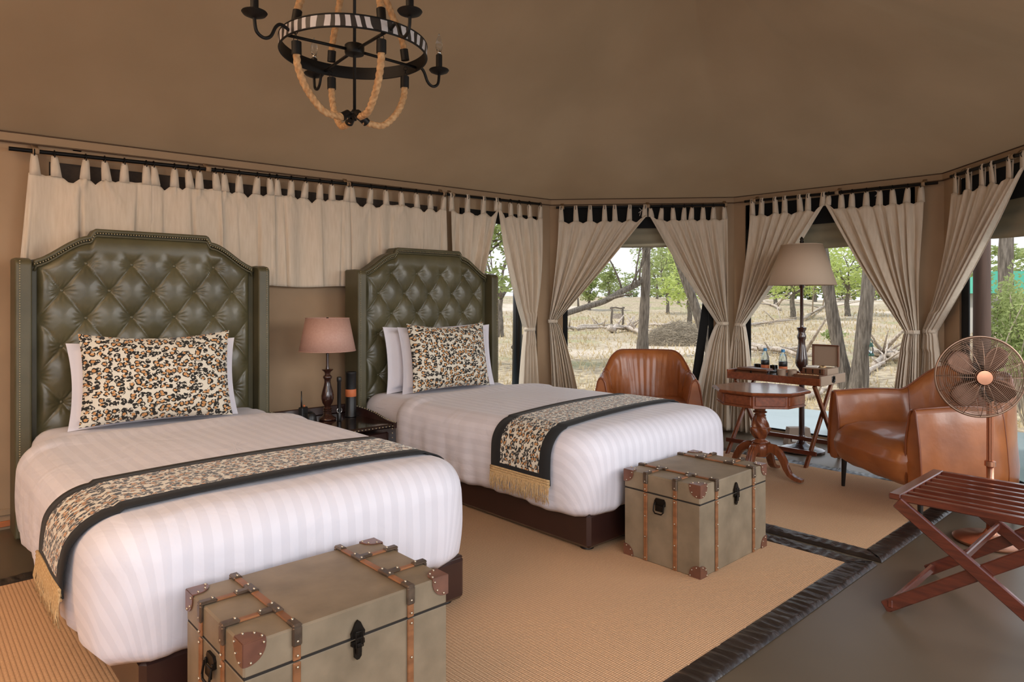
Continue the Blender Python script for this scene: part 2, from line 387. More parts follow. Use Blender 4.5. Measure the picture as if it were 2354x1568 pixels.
def wallmesh(name, W, z0, z1, holes, seed=0, label=None):
    us = sorted(set([0, W.L]+[h[0] for h in holes]+[h[1] for h in holes])); uu = []
    for a, b in zip(us[:-1], us[1:]):
        k = max(1, int((b-a)/.08)); uu += [a+(b-a)*i/k for i in range(k)]
    uu.append(W.L); zl = []
    zs = sorted(set([0, 2.26]+[h[2] for h in holes]+[h[3] for h in holes]))
    for a, b in zip(zs[:-1], zs[1:]):
        k = max(1, int((b-a)/.12)); zl += [a+(b-a)*i/k for i in range(k)]
    zl += [2.26, 9]; mb = MB(); nz = len(zl)
    for side in (0, 1):
        for u in uu:
            for z in zl:
                zt = z0+(z1-z0)*u/W.L
                zz = zt if z == 9 else z
                w = .010*math.sin(u*5.1+seed)*math.sin(zz*1.5)+.006*math.sin(u*13+zz*2+seed) if .05 < zz < 2.2 and not holes else 0
                mb.v.append(tuple(W.p(u, w-.012*side, zz)))
    nu = len(uu)
    inside = lambda i, j: any(h[0]-1e-6 <= (uu[i]+uu[i+1])/2 <= h[1] and h[2] <= ((zl[j]+min(zl[j+1], 2.3))/2) <= h[3] for h in holes)
    for i in range(nu-1):
        for j in range(nz-1):
            if inside(i, j): continue
            a, b_, c, d = i*nz+j, (i+1)*nz+j, (i+1)*nz+j+1, i*nz+j+1
            mb.f.append((a, b_, c, d)); o = nu*nz; mb.f.append((a+o, d+o, c+o, b_+o))
    return mb.build(name, M['canvas'], smooth=True, kind='structure')
WINDOWS = {'A1': (ux(.68), ux(3.50), 1.55, 2.115), 'A2': (ux(3.74), ux(4.72), .06, 2.13),
           'B': (.13, WB.u(1641), .06, 2.235), 'C': (.12, 1.62, .06, 2.235), 'D': (.20, 1.70, .06, 2.235)}
wallmesh('wall_left', WA, EZ[0], EZ[1], [WINDOWS['A1'], WINDOWS['A2']], 0)
wallmesh('wall_back', WB, EZ[1], EZ[2], [WINDOWS['B']], 1)
wallmesh('wall_right', WC, EZ[2], EZ[3], [WINDOWS['C']], 2)
wallmesh('wall_front', WD, EZ[3], EZ[4], [WINDOWS['D']], 3)
wallmesh('wall_end', WE, EZ[5], EZ[0], [], 4)
# floor and deck
MB().prism([(-3.2, -3), (4.9, -3), (4.9, .33), (6.2, 1.63), (6.2, 3.46), (4.9, 4.76), (-3.2, 4.76)], -.12, 0).build('floor', M['floor'], kind='structure')
MB().prism([(4.92, -3), (7.6, -3), (8.3, 1.0), (8.1, 4.1), (6.2, 6.0), (-3.2, 6.0), (-3.2, 4.78), (4.91, 4.78), (6.22, 3.47), (6.22, 1.62), (4.92, .32)], -.14, -.015).build('floor_outdoor_deck', M['deck'], kind='structure')
# roof: hip faces up to the ridge
RA = Vector((-3.2, 2.545, 3.75)); RB = Vector((3.9, 2.545, 3.75))
def roof():
    mb = MB(); e = [Vector((c.x, c.y, z)) for c, z in zip((C0, C1, C2, C3, C4, C5), EZ)]
    faces = [(e[0], e[1], RA, RB, 40, 101), (e[1], e[2], RB, RB, 26, 0), (e[2], e[3], RB, RB, 26, 0), (e[3], e[4], RB, RB, 26, 0), (e[4], e[5], RB, RA, 40, 0)]
    rows = []
    N = 24
    allpts = []
    for a, b, ra, rb, n, _ in faces:
        for i in range(n):
            t = i/n; allpts.append((a.lerp(b, t), ra.lerp(rb, t), math.sin(PI*t)))
    allpts.append((e[5], RA, 0))
    P = []
    for k, (q, r, s) in enumerate(allpts):
        row = []; fan = (r-RB).length < 1e-6
        for j in range(N+1):
            v = j/N; p = q.lerp(r, v)
            if fan: p.z = p.z+(smooth(v/.6)*((q.z+(3.75-q.z)*(1-min(1.1, math.hypot(p.x-RB.x, p.y-RB.y)/2.215)))-p.z))
            sag = -.07*math.sin(PI*v)-.035*math.sin(PI*v)*s
            p.z += sag+.0025*math.sin(k*.5+v*7)*math.sin(PI*v); row.append(p)
        P.append(row)
    mb.grid(P); mb.f = [f[::-1] for f in mb.f]
    o = mb.build('ceiling', M['roof'], smooth=True, kind='structure'); return o
ceiling = roof()
# welt band and seam along the eaves
tn = 1
for W, z0, z1 in ((WA, EZ[0], EZ[1]), (WB, EZ[1], EZ[2]), (WC, EZ[2], EZ[3]), (WD, EZ[3], EZ[4])):
    mb = MB(); mb.beam(W.p(0, .012, z0-.026), W.p(W.L, .012, z1-.026), .010, .05, .003); mb.build('trim_%d' % tn, M['trim'], kind='structure'); tn += 1
    mb = MB(); mb.beam(W.p(0, .018, z0-.056), W.p(W.L, .018, z1-.056), .008, .007, 0); mb.beam(W.p(0, .018, z0+.001), W.p(W.L, .018, z1+.001), .008, .006, 0); mb.build('trim_%d' % tn, M['seam'], kind='structure'); tn += 1
MB().beam(WA.p(0, .01, .10), WA.p(ux(3.7), .01, .10), .012, .035, .002).build('baseboard_left', M['trim'], kind='structure')
MB().beam(WA.p(0, .014, .035), WA.p(ux(3.7), .014, .035), .02, .03, .002).build('baseboard_front', M['pillarorange'], kind='structure')
# window frames
def window(name, W, h, frame, top=.10, side=.035):
    mb = MB(); u0, u1, z0, z1 = h
    mb.beam(W.p(u0-.01, -.02, (z0+z1)/2), W.p(u0+side, -.02, (z0+z1)/2), .012, z1-z0, .002)
    mb.beam(W.p(u1-side, -.02, (z0+z1)/2), W.p(u1+.01, -.02, (z0+z1)/2), .012, z1-z0, .002)
    mb.beam(W.p(u0, -.02, z1-top/2+.01), W.p(u1, -.02, z1-top/2+.01), .012, top, .002)
    mb.beam(W.p(u0, -.02, z0), W.p(u1, -.02, z0), .012, .03, .002)
    return mb.build(name, frame, kind='structure')
u0, u1, z0, z1 = WINDOWS['A1']
w1 = MB().beam(WA.p(u0-.01, -.018, (z0+z1)/2), WA.p(u1+.01, -.018, (z0+z1)/2), .01, z1-z0+.02, .002).build('window_1', M['netgrey'], kind='structure')
window('window_2', WA, WINDOWS['A2'], M['mesh'], .12, .03); window('window_3', WB, WINDOWS['B'], M['mesh'], .22, .05)
window('window_4', WC, WINDOWS['C'], M['mesh'], .25, .05); window('window_5', WD, WINDOWS['D'], M['mesh'], .25, .085)
# loose black side flap of the middle window and rolled-up weather flaps
def roll(name, W, u0, u1, z0, z1, label):
    P = []
    for i in range(30):
        u = u0+(u1-u0)*i/29; row = []
        sag = .03*math.sin(PI*i/29)
        for j in range(15):
            v = j/14; z = z1+(z0-z1)*v-sag*v; off = -.05-.05*math.sin(v*PI)-.012*math.sin(v*18+u)
            row.append(W.p(u, off, z))
        P.append(row)
    o = MB().grid(P).build(name, M['flap'], smooth=True, solid=.006)
    c = W.p((u0+u1)/2, 0, z0)
    return tag(o, label, 'flap')
roll('rolled_window_flap', WB, .12, 1.62, 1.86, 2.12, 'grey canvas weather flap rolled up in the middle window behind the cognac armchair')
roll('rolled_window_flap', WC, .10, 1.64, 1.80, 2.10, 'grey canvas weather flap rolled up behind the tall floor lamp')
roll('rolled_window_flap', WD, .26, 1.72, 1.76, 2.10, 'grey canvas weather flap rolled up in the window above the pedestal fan')
o = MB().beam(WB.p(WB.u(1654), -.03, 2.1), WB.p(WB.u(1590), -.06, .1), .012, .085, .002).build('black_door_flap', M['mesh']); tag(o, 'narrow black strap hanging at the right edge of the middle window', 'strap')

# ------------------------------------------------------------------ curtain rods and curtains
def rod(W, ua, ub, za, zb, label, hooks):
    t = thing('curtain_rod', label, 'curtain rod', W.p((ua+ub)/2, .07, (za+zb)/2)); L = Vector(t.location)
    MB().tube([W.p(ua, .07, za)-L, W.p(ub, .07, zb)-L], .012, 10).build('rod', M['rod'], t, True, autosmooth=40)
    for h in hooks:
        f = (h-ua)/(ub-ua); z = za+(zb-za)*f
        P = []
        for a in range(13):
            an = -PI/2-a/12*PI*1.9; r = .018
            P.append([W.p(h-.016, .07+r*math.cos(an), z+r*math.sin(an))-L, W.p(h+.016, .07+r*math.cos(an), z+r*math.sin(an))-L])
        P.append([W.p(h-.016, .01, z+.05)-L, W.p(h+.016, .01, z+.05)-L])
        MB().grid(P).build('fabric_loop', M['trim'], t, True, solid=.004)
    return t
zr = {}
def RZ(W, za, ua, zb, ub): return lambda u: za+(zb-za)*(u-ua)/(ub-ua)
rA = (WA.u(20, .07), WA.u(1241, .07)); zA = RZ(WA, 2.150, rA[0], 2.244, rA[1])
rod(WA, rA[0], rA[1], 2.150, 2.244, 'long black iron curtain rod above the two beds', [WA.u(p, .07) for p in (82, 478, 800, 1020, 1040)])
rB = (.06, WB.u(1668, .07)); zB = lambda u: 2.225+.010*u
rod(WB, rB[0], rB[1], zB(rB[0]), zB(rB[1]), 'black curtain rod over the middle window behind the armchair', [WB.u(p, .07) for p in (1293, 1490, 1668)])
rC = (WC.u(1712, .07), WC.u(2156, .07)); zC = RZ(WC, 2.262, rC[0], 2.235, rC[1])
rod(WC, rC[0], rC[1], zC(rC[0]), zC(rC[1]), 'black curtain rod over the window behind the floor lamp', [WC.u(p, .07) for p in (1735, 1925, 2122)])
rD = (WD.u(2186, .07), 1.8); zD = lambda u: 2.250+.012*u
rod(WD, rD[0], rD[1], zD(rD[0]), zD(rD[1]), 'black curtain rod in the far right window above the fan', [WD.u(p, .07) for p in (2200, 2330)])

def tab_and_ring(t, L, W, u, zr_, zt, w, ringed):
    # strip loop from the cloth up to the rod (or to a ring under it) and back
    top = zr_+.016 if not ringed else zr_-.022
    P = []
    lean = random.uniform(-.012, .012)
    path = [(.076, zt-.012, w/2*1.15), (.078, zt+(top-zt)*.25, w/2), (.081, zt+(top-zt)*.6, w/2*.85), (.084, top-.02, w/2*.7), (.078, top, w/2*.62), (.068, top+.003, w/2*.6), (.060, top-.02, w/2*.7), (.064, zt+(top-zt)*.5, w/2*.9), (.068, zt-.01, w/2*1.1)]
    for off, z, hw in path:
        f = (z-zt)/(top-zt); c = u+lean*f
        P.append([W.p(c-hw, off, z)-L, W.p(c, off+.004*math.copysign(1, off-.07), z)-L, W.p(c+hw, off, z)-L])
    MB().grid(P).build('tab', M['curtain'], t, True, solid=.003)
    mb = MB(); mm = Matrix((W.n, Vector((0, 0, 1)), W.d)).transposed()
    mb.ring(W.p(u+lean, .07, zr_-.008)-L, .023, .0032, M=mm, n=16, k=5); mb.build('curtain_ring', M['rod'], t, True)

def valance(pa, pb, label, seed, zbot, ntab):
    W = WA; ua, ub = WA.u(pa, .08), WA.u(pb, .08); n = max(20, int((ub-ua)/.006)); rr = random.Random(seed)
    t = thing('short_curtain', label, 'curtain', W.p((ua+ub)/2, .08, zbot), group=None); L = Vector(t.location)
    tabs = [ua+.03+(ub-ua-.06)*(i/(ntab-1))+(rr.uniform(-.02, .02) if 0 < i < ntab-1 else 0) for i in range(ntab)]
    pl = [ua]; 
    while pl[-1] < ub: pl.append(pl[-1]+rr.uniform(.07, .19))
    am = [rr.uniform(.012, .040) for _ in pl]; sl = [rr.uniform(-.03, .03) for _ in pl]; dr = [rr.choice((-1, 1)) for _ in pl]
    drag = [(rr.choice(tabs), rr.choice((-1, 1)), rr.uniform(.05, .12)) for _ in range(3)]
    P = []
    for i in range(n+1):
        u = ua+(ub-ua)*i/n; row = []
        dn = min(abs(u-q) for q in tabs); zr_ = zA(u); zt = zr_-.125-.026*min(1, (dn/.06)**1.5)*(1+.8*math.sin(u*11+seed))
        for j in range(31):
            v = j/30; z = zt+(zbot+.006*math.sin(u*9)-zt)*v
            off = .066+.006*math.sin((u-ua)*2*PI/.21+seed)
            for k in range(len(pl)-1):
                a0 = pl[k]+sl[k]*v; a1 = pl[k+1]+sl[k+1]*v
                if a0 <= u < a1:
                    f = (u-a0)/(a1-a0); f = f if dr[k] > 0 else 1-f
                    off += am[k]*(smooth(f/.88) if f < .88 else 1-smooth((f-.88)/.12))*(.15+.85*min(1, v*2.2))
            for q, sg, ln in drag:
                x = (u-q)*sg; zz_ = v-.05-x*2.0
                if -.01 < x < ln: off += .012*math.exp(-(zz_/.05)**2)*(1-max(0, x)/ln)
            edge = min(u-ua, ub-u); off += .012*v*(edge < .03)
            row.append(W.p(u-(.05*v*(1-(u-ua)/(ub-ua)) if pa < 100 else 0), off, z)-L)
        P.append(row)
    MB().grid(P).build('cloth', M['curtain'], t, True, solid=.004)
    for q in tabs: tab_and_ring(t, L, W, q, zA(q), zA(q)-.125, .048, True)
valance(66, 350, 'short cream curtain panel at the far left above the large headboard', 1, 1.40, 6)
valance(346, 510, 'short cream curtain panel behind the peak of the left headboard', 2, 1.40, 5)
valance(508, 633, 'short cream curtain panel above the right shoulder of the left headboard', 3, 1.40, 4)
valance(630, 806, 'short cream curtain panel with its hem showing above the pink table lamp', 4, 1.40, 6)
valance(804, 1027, 'short cream curtain panel behind the left half of the right headboard', 5, 1.40, 7)

def tied(W, zf, u_out, u_in, u_tie, label, seed, ztie=1.06, b_out=None, b_in=None, ntab=6, nf=7, bulge=.05, tie_w=.05):
    rr = random.Random(seed); t = thing('tied_curtain', label, 'curtain', W.p(u_tie, .08, 0)); L = Vector(t.location)
    sgn = 1 if u_in > u_out else -1
    to, ti = u_tie-sgn*tie_w, u_tie+sgn*tie_w
    b_out = to if b_out is None else b_out; b_in = ti+sgn*.1 if b_in is None else b_in
    nu, nv1, nv2 = 110, 44, 30; ph = rr.uniform(0, 6)
    tabs = [.03+.94*i/(ntab-1)+(rr.uniform(-.03, .03) if 0 < i < ntab-1 else 0) for i in range(ntab)]
    jit = [rr.uniform(-.3, .3) for _ in range(20)]
    def foldf(u): return u+.03*math.sin(u*9+seed)+.015*math.sin(u*23+ph)
    P = []
    for i in range(nu+1):
        a = i/nu; row = []; ut = u_out+(u_in-u_out)*a
        dn = min(abs(a-q) for q in tabs)*abs(u_in-u_out)
        zt = zf(ut)-.135-.030*min(1, (dn/.07)**1.4)+.05*max(0, (a-.86)/.14)
        ff = foldf(a)
        for j in range(nv1+nv2+1):
            if j <= nv1:
                f = j/nv1; z = zt+(ztie-zt)*f
                xo = u_out+(to-u_out)*f**2.2-sgn*bulge*math.sin(PI*f)**1.2*(.4+.6*f)
                xi = u_in+(ti-u_in)*(f**.95)+sgn*.03*math.sin(PI*f)
                A = .006+.032*math.sin(PI*min(f, .9)*.75)*(1-.35*f)
                fan = a
                u = xo+(xi-xo)*fan
                narrow = 1 if f < .9 else 1
            else:
                g = (j-nv1)/nv2; z = ztie*(1-g)+.02*g; h = g**.7
                xo = to+(b_out-to)*h; xi = ti+(b_in-ti)*h; u = xo+(xi-xo)*a; A = .014+.022*h
            w = math.sin(2*PI*nf*ff+ph)+.35*math.sin(2*PI*nf*2.3*ff+ph*2)+.25*math.sin(2*PI*1.7*ff)
            # drop lines: soft sag folds that run towards the tie
            off = .085+A*w+ (.02*math.sin(PI*a) if j >= nv1-6 and j <= nv1+4 else 0)
            row.append(W.p(u, max(.05, off), z)-L)
        P.append(row)
    MB().grid(P).build('cloth', M['curtain'], t, True, solid=.003)
    for q in tabs:
        u = u_out+(u_in-u_out)*q; tab_and_ring(t, L, W, u, zf(u), zf(u)-.135+.05*max(0, (q-.86)/.14), .050, seed % 2 == 0)
    mb = MB(); P = []
    for i in range(24):
        an = 2*PI*i/24; P.append([W.p(u_tie+(tie_w+.006)*math.cos(an), .088+.042*math.sin(an), ztie+dz)-L for dz in (-.016, 0, .016)])
    mb.grid(P, True).build('tieback', M['curtain'], t, True, solid=.004)
    return t
U = lambda W, p: W.u(p, .08)
tied(WA, zA, U(WA, 1036), U(WA, 1146), U(WA, 1062), 'cream curtain behind the right headboard drawn aside from the narrow left window', 11, 1.0, ntab=4, nf=4, bulge=.0, b_in=U(WA, 1085))
tied(WA, zA, U(WA, 1246), U(WA, 1146), U(WA, 1217), 'narrow cream curtain tied back at the tent corner right of the right headboard', 12, 1.02, ntab=5, nf=5, bulge=.012, b_out=U(WA, 1243), b_in=U(WA, 1192), tie_w=.055)
tied(WB, zB, U(WB, 1284), U(WB, 1488), U(WB, 1271), 'wide cream curtain tied back on the left of the middle window', 13, 1.09, ntab=7, nf=7, bulge=.02, b_out=U(WB, 1272), b_in=U(WB, 1345), tie_w=.04)
tied(WB, zB, U(WB, 1672), U(WB, 1492), U(WB, 1661), 'wide cream curtain tied back on the right of the middle window beside the armchair', 14, 1.07, ntab=8, nf=8, bulge=.0, b_out=U(WB, 1684), b_in=U(WB, 1585), tie_w=.05)
tied(WC, zC, U(WC, 1724), U(WC, 1896), U(WC, 1702), 'cream curtain tied back between the armchair window and the floor lamp', 15, 1.06, ntab=7, nf=7, bulge=.02, b_out=U(WC, 1666), b_in=U(WC, 1737), tie_w=.045)
tied(WC, zC, U(WC, 2124), U(WC, 1896), U(WC, 2097), 'wide cream curtain tied back right of the floor lamp, behind the right armchair', 16, 1.04, ntab=8, nf=8, bulge=-.03, b_out=U(WC, 2112), b_in=U(WC, 2042), tie_w=.05)
tied(WD, zD, U(WD, 2190), U(WD, 2356), U(WD, 2139), 'wide cream curtain tied back at the far right, left of the pedestal fan', 17, 1.05, ntab=6, nf=8, bulge=.01, b_out=U(WD, 2112), b_in=U(WD, 2168), tie_w=.055)
# white knotted strings on the black window heads
def knot(p, label):
    c = Vector(p); mb = MB()
    for a in ((-.03, -.02, .03, .025), (-.025, .03, .03, -.03), (-.005, .0, -.02, -.05)):
        mb.tube([c+WB.d*a[0]+Vector((0, 0, a[1])), c+WB.d*(a[0]+a[2])/2+Vector((0, 0, (a[1]+a[3])/2+.004)), c+WB.d*a[2]+Vector((0, 0, a[3]))], .0035, 6)
    o = mb.build('tie_string', M['paper'], smooth=True, loc=c); tag(o, label, 'string')
knot(WB.p(WB.u(1475, 0), .002, WB.zz(1475, 485)), 'white string knotted on the black window head left of the curtain peak')
knot(WC.p(WC.u(2020, 0), .002, WC.zz(2020, 446)), 'white string knotted in a cross on the black window head at the right')

# ------------------------------------------------------------------ rugs
def rug(name, x0, x1, y0, y1, label, h=.012, b=.11):
    t = thing(name, label, 'rug', ((x0+x1)/2, (y0+y1)/2, 0)); w, d = x1-x0, y1-y0
    MB().box((0, 0, h/2+.001), (w-2*b+.01, d-2*b+.01, h), .003).build('woven_field', M['jute'], t)
    def strip(p0, p1, inward):
        L = (Vector(p1)-Vector(p0)).length; n = int(L/.012); P = []; dr = (Vector(p1)-Vector(p0)).normalized(); iw = Vector(inward)
        for i in range(n+1):
            s = L*i/n; row = []
            for j in range(9):
                v = j/8; cut = v*b; ss = min(max(s, cut), L-cut)
                z = h+.004+.0035*math.sin(s*2*PI/.052+2.2*v+3*math.sin(s*1.7))*math.sin(PI*v)**.7+.002*math.sin(s*31+v*5)
                if j in (0, 8): z = h*.2 if j == 0 else h+.001
                row.append(Vector(p0)+dr*ss+iw*cut+Vector((0, 0, z)))
            P.append(row)
        MB().grid(P).build('border', M['rugb'], t, True)
    X, Y = w/2, d/2
    strip((-X, -Y, 0), (X, -Y, 0), (0, 1, 0)); strip((X, -Y, 0), (X, Y, 0), (-1, 0, 0)); strip((X, Y, 0), (-X, Y, 0), (0, -1, 0)); strip((-X, Y, 0), (-X, -Y, 0), (1, 0, 0))
rug('sisal_rug', -1.6, 3.555, 1.22, 3.90, 'large sand coloured sisal rug under the beds and trunks with dark leather border')
rug('sisal_rug', 3.60, 5.34, 1.215, 3.95, 'smaller sand coloured sisal rug under the armchairs with dark leather border')

# ------------------------------------------------------------------ beds
def crest(x):           # headboard outline height at distance x from its middle
    x = abs(x)
    if x < .305: return 1.712
    if x < .335: return 1.712-.042*smooth((x-.305)/.03)
    k = (x-.335)/.28; return 1.670-.148*(smooth(k)*.85+.15*min(1, k))
PX = [(-.615+1.23*i/150) for i in range(151)]
def tuft(x, z):
    a = x/.236+(z-1.354)/.314; b = x/.236-(z-1.354)/.314
    sa, sb = abs(math.sin(PI*a)), abs(math.sin(PI*b)); lo = min(sa, sb)
    ra, rb = a-round(a), b-round(b); r = math.hypot((ra+rb)*.118, (ra-rb)*.157)
    zlim = smooth((1.60-z)/.08)
    cre = .0075*(1-math.exp(-(lo/.07)**.8)); butt = .026*(1-math.exp(-(r/.034)**1.2))
    ang = math.atan2((ra-rb)*.157, (ra+rb)*.118+1e-9); puck = .0022*math.sin(ang*13)*math.exp(-((r-.04)/.022)**2)
    hh = cre+butt+.013*(sa*sb)+puck
    full = .046
    return hh*zlim+full*(1-zlim)*.85
def make_bed(x0, label, seed):
    cx = x0+.695; t = thing('bed', label, 'bed', (cx, 3.4, 0)); oy = -3.4
    yb = 4.63+oy; yf = 4.49+oy
    # headboard: back slab with outline
    hb = MB(); n = len(PX)
    pts = [(x, crest(x)) for x in PX]; poly = [(-.615, .25)]+pts+[(.615, .25)]
    vs = [(p[0], yf+.035, p[1]) for p in poly]+[(p[0], yb, p[1]) for p in poly]; m = len(poly)
    hb.add(vs, [tuple(range(m)), tuple(range(m, 2*m))[::-1]]+[(i, m+i, m+(i+1) % m, (i+1) % m) for i in range(m)])
    H = hb.build('headboard', M['olived'], t)
    # tufted panel
    P = []; nx, nz = 170, 190
    for i in range(nx+1):
        x = -.585+1.17*i/nx; top = crest(x)-.035; row = []
        for j in range(nz+1):
            z = .55+(top-.55)*j/nz; e = min(x+.585, .585-x, top-z); ed = 1-math.exp(-max(0, e)/.02)
            row.append((x, yf+.03-tuft(x, z)*ed, z))
        P.append(row)
    tp = MB().grid(P).build('tufted_panel', M['olive'], H, True)
    # raised border moulding and nail row
    for off, r, nm in ((-.012, .013, 'edge_roll'), (-.040, .007, 'piping')):
        q = [(-.60, yf+.012, 1.50+off)]+[(x, yf+.010, crest(x)+off) for x in PX[3:-3]]+[(.60, yf+.012, 1.50+off)]
        MB().tube(q, r, 8).build(nm, M['olived'], H, True)
    mb = MB(); s = 0; last = None
    for i in range(1000):
        x = -.60+1.2*i/999; p = Vector((x, yf-.006, crest(x)-.026))
        if last is None or (p-last).length > .0135: mb.ball(p, .0042, 6, 4); last = p
    # button rows
    for sx_ in (-1, 1):
        for k in range(95): mb.ball((sx_*.672, 4.43+oy-.002, .25+k*.0134), .0038, 6, 4)
    mb.build('nailhead_trim', M['nail'], H, True, kind='stuff')
    for r_ in range(7):
        z = 1.354+.157*(1-r_)
        xs = [(k-1.5)*.236 for k in range(4)] if r_ % 2 == 0 else [(k-2)*.236 for k in range(5)]
        for x in xs:
            MB().ball((0, 0, 0), .011, 12, 6, (1, .55, 1)).build('button', M['olive'], H, True, loc=(x, yf+.022, z))
    for sx_ in (-1, 1):
        wv = MB(); c = sx_*.655
        prof = [(4.43, 0.02), (4.43, 1.50), (4.45, 1.522), (4.50, 1.53), (4.63, 1.53), (4.64, 0.02)]
        vs = []
        for dx in (-.038, .038):
            for y, z in prof: vs.append((c+dx, y+oy, z))
        k = len(prof); wv.add(vs, [tuple(range(k))[::-1], tuple(range(k, 2*k))]+[(i, (i+1) % k, k+(i+1) % k, k+i) for i in range(k)])
        o = wv.build('wing', M['olived'], H); bv = o.modifiers.new('b', 'BEVEL'); bv.width = .012; bv.segments = 3
    # base
    bm = MB().box((0, (2.25+4.48)/2+oy, .12), (1.25, 2.23, .18), .018)
    B = bm.build('bed_base', M['brownl'], t)
    MB().box((0, (2.25+4.48)/2+oy, .207), (1.235, 2.215, .012), .005).build('base_seam', M['brownl'], B)
    for sx_ in (-1, 1):
        for y in (2.32, 4.35): MB().lathe([(.03, 0), (.036, .008), (.036, .02), (.025, .034)], 14, (sx_*.56, y+oy, 0)).build('foot', M['blackw'], B, True)
    # mattress with sheet
    P = []
    mt = MB()
    mt.box((0, (2.28+4.46)/2+oy, .40), (1.24, 2.18, .38), .05); o = mt.build('mattress', M['white'], t)
    o.modifiers.new('b', 'BEVEL').width = .02
    return t
make_bed(.48, 'left bed, nearest the camera, with high olive buttoned leather headboard', 1)
make_bed(2.53, 'right bed, behind the pink lamp, with olive buttoned leather headboard', 2)

def perim(x0, x1, y0, y1, R, n=200):
    pts = []; seg = [((x1-R, y0+R), -PI/2), ((x1-R, y1-R), 0), ((x0+R, y1-R), PI/2), ((x0+R, y0+R), PI)]
    raw = []
    for (cx, cy), a0 in seg:
        for i in range(9):
            a = a0+PI/2*i/8; raw.append((cx+R*math.cos(a), cy+R*math.sin(a), math.cos(a), math.sin(a)))
    raw.append(raw[0]); out = []
    L = [0]
    for p, q in zip(raw[:-1], raw[1:]): L.append(L[-1]+math.hypot(q[0]-p[0], q[1]-p[1]))
    k = 0
    for i in range(n):
        s = L[-1]*i/n
        while L[k+1] < s: k += 1
        f = (s-L[k])/max(1e-9, L[k+1]-L[k]); p, q = raw[k], raw[k+1]
        nx, ny = p[2]+(q[2]-p[2])*f, p[3]+(q[3]-p[3])*f; h = math.hypot(nx, ny)
        out.append((p[0]+(q[0]-p[0])*f, p[1]+(q[1]-p[1])*f, nx/h, ny/h, s))
    return out
ZT = .615; RR = .13
def side_pt(d, zbot=.205):      # outward offset and height after distance d beyond the inner outline
    a = d/RR
    if a < PI/2: return RR*math.sin(a), ZT-RR*(1-math.cos(a))
    e = d-RR*PI/2; z = ZT-RR-e; return RR+.012*math.sin(min(1, e/.3)*PI)-.02*min(1, e/.3), z
def duvet(x0, label, seed, dl=0, dr_=0):
    xa, xb, ya, yb = x0-.05-dl, x0+1.40-dr_, 2.20, 3.93; pr = perim(xa+RR, xb-RR, ya+RR, yb-.04, .07, 240); cx, cy = (xa+xb)/2, (ya+yb)/2
    P = []; UVs = []; rr = random.Random(seed); n = len(pr); phs = [rr.uniform(0, 6) for _ in range(6)]
    tops = [.0, .15, .3, .45, .58, .7, .8, .88, .94, 1.0]
    for (x, y, nx, ny, s) in pr:
        row = []; uvr = []; head = smooth((ny-.3)/.6)
        for k in tops:
            px, py = cx+(x-cx)*k, cy+(y-cy)*k
            z = ZT+.022*(1-((px-cx)/.72)**2)*(1-.6*((py-cy)/.9)**2)+.003*math.sin(px*9+py*5+phs[0])
            if py > 3.72: z += .012*smooth((py-3.72)/.02)
            row.append((px, py, z)); uvr.append((px-x0, py))
        zc = row[-1][2]-ZT
        full = RR*PI/2+(ZT-RR-.205)
        drop = full*(1-head)+.06*head
        ns = 26
        for j in range(1, ns+1):
            d = drop*j/ns; o, z = side_pt(d); v = d/full
            foldamp = .010*v*v*(1-head)*(math.sin(s*2*PI/.31+phs[1])+.6*math.sin(s*2*PI/.13+phs[2]))
            corner = max(0, 1-abs(abs(nx)-abs(ny))*1.6)*(1 if ny < .2 else 0); foldamp += .022*corner*v*math.sin(s*2*PI/.06+phs[3])
            o = o*(1-head)+.01*head+foldamp; hem = .008*math.sin(s*7+phs[4])*v
            zz = (z+zc*(1-v) if head < .5 else row[9][2]-min(.045, d))+hem
            if head < 1 and head > 0: zz = max(zz, .205)
            if v > .93: o -= .03*(v-.93)/.07
            row.append((x+nx*o, y+ny*o, zz)); uvr.append((x-x0+nx*d, y+ny*d))
        P.append(row); UVs.append(uvr)
    loc = (cx, cy, .205); mb = MB().grid(P, True, uv=UVs)
    o = mb.build('duvet', M['stripe'], smooth=True, loc=loc, solid=.006); tag(o, label, 'duvet'); return o
duvet(.50, 'white satin-striped duvet covering the left bed', 3, .03, .055)
duvet(2.55, 'white satin-striped duvet covering the right bed', 4)
def sheet(x0, label):   # top sheet between duvet and headboard
    P = []; xa, xb = x0-.03, x0+1.31
    for i in range(60):
        s = i/59; row = []
        for j in range(24):
            y = 3.80+(4.44-3.80)*j/23
            # cross profile
            d = (s-.5)*2; L = .62+.30; q = d*L
            if abs(q) <= .52: x, z = q, .598
            elif abs(q) <= .52+.15: a = (abs(q)-.52)/.10; a = min(a, PI/2); x = math.copysign(.52+.10*math.sin(a), q); z = .598-.10*(1-math.cos(a))
            else: x = math.copysign(.622, q); z = .498-(abs(q)-.67)
            z += .004*math.sin(x*17+y*23)+.004*math.sin(y*31+x*3); row.append((x0+.625+x, y, z))
        P.append(row)
    o = MB().grid(P).build('bed_sheet', M['white'], smooth=True, loc=(x0+.625, 4.1, .3), solid=.005); tag(o, label, 'sheet')
sheet(.55, 'white sheet at the head of the left bed under the pillows'); sheet(2.60, 'white sheet at the head of the right bed under the pillows')

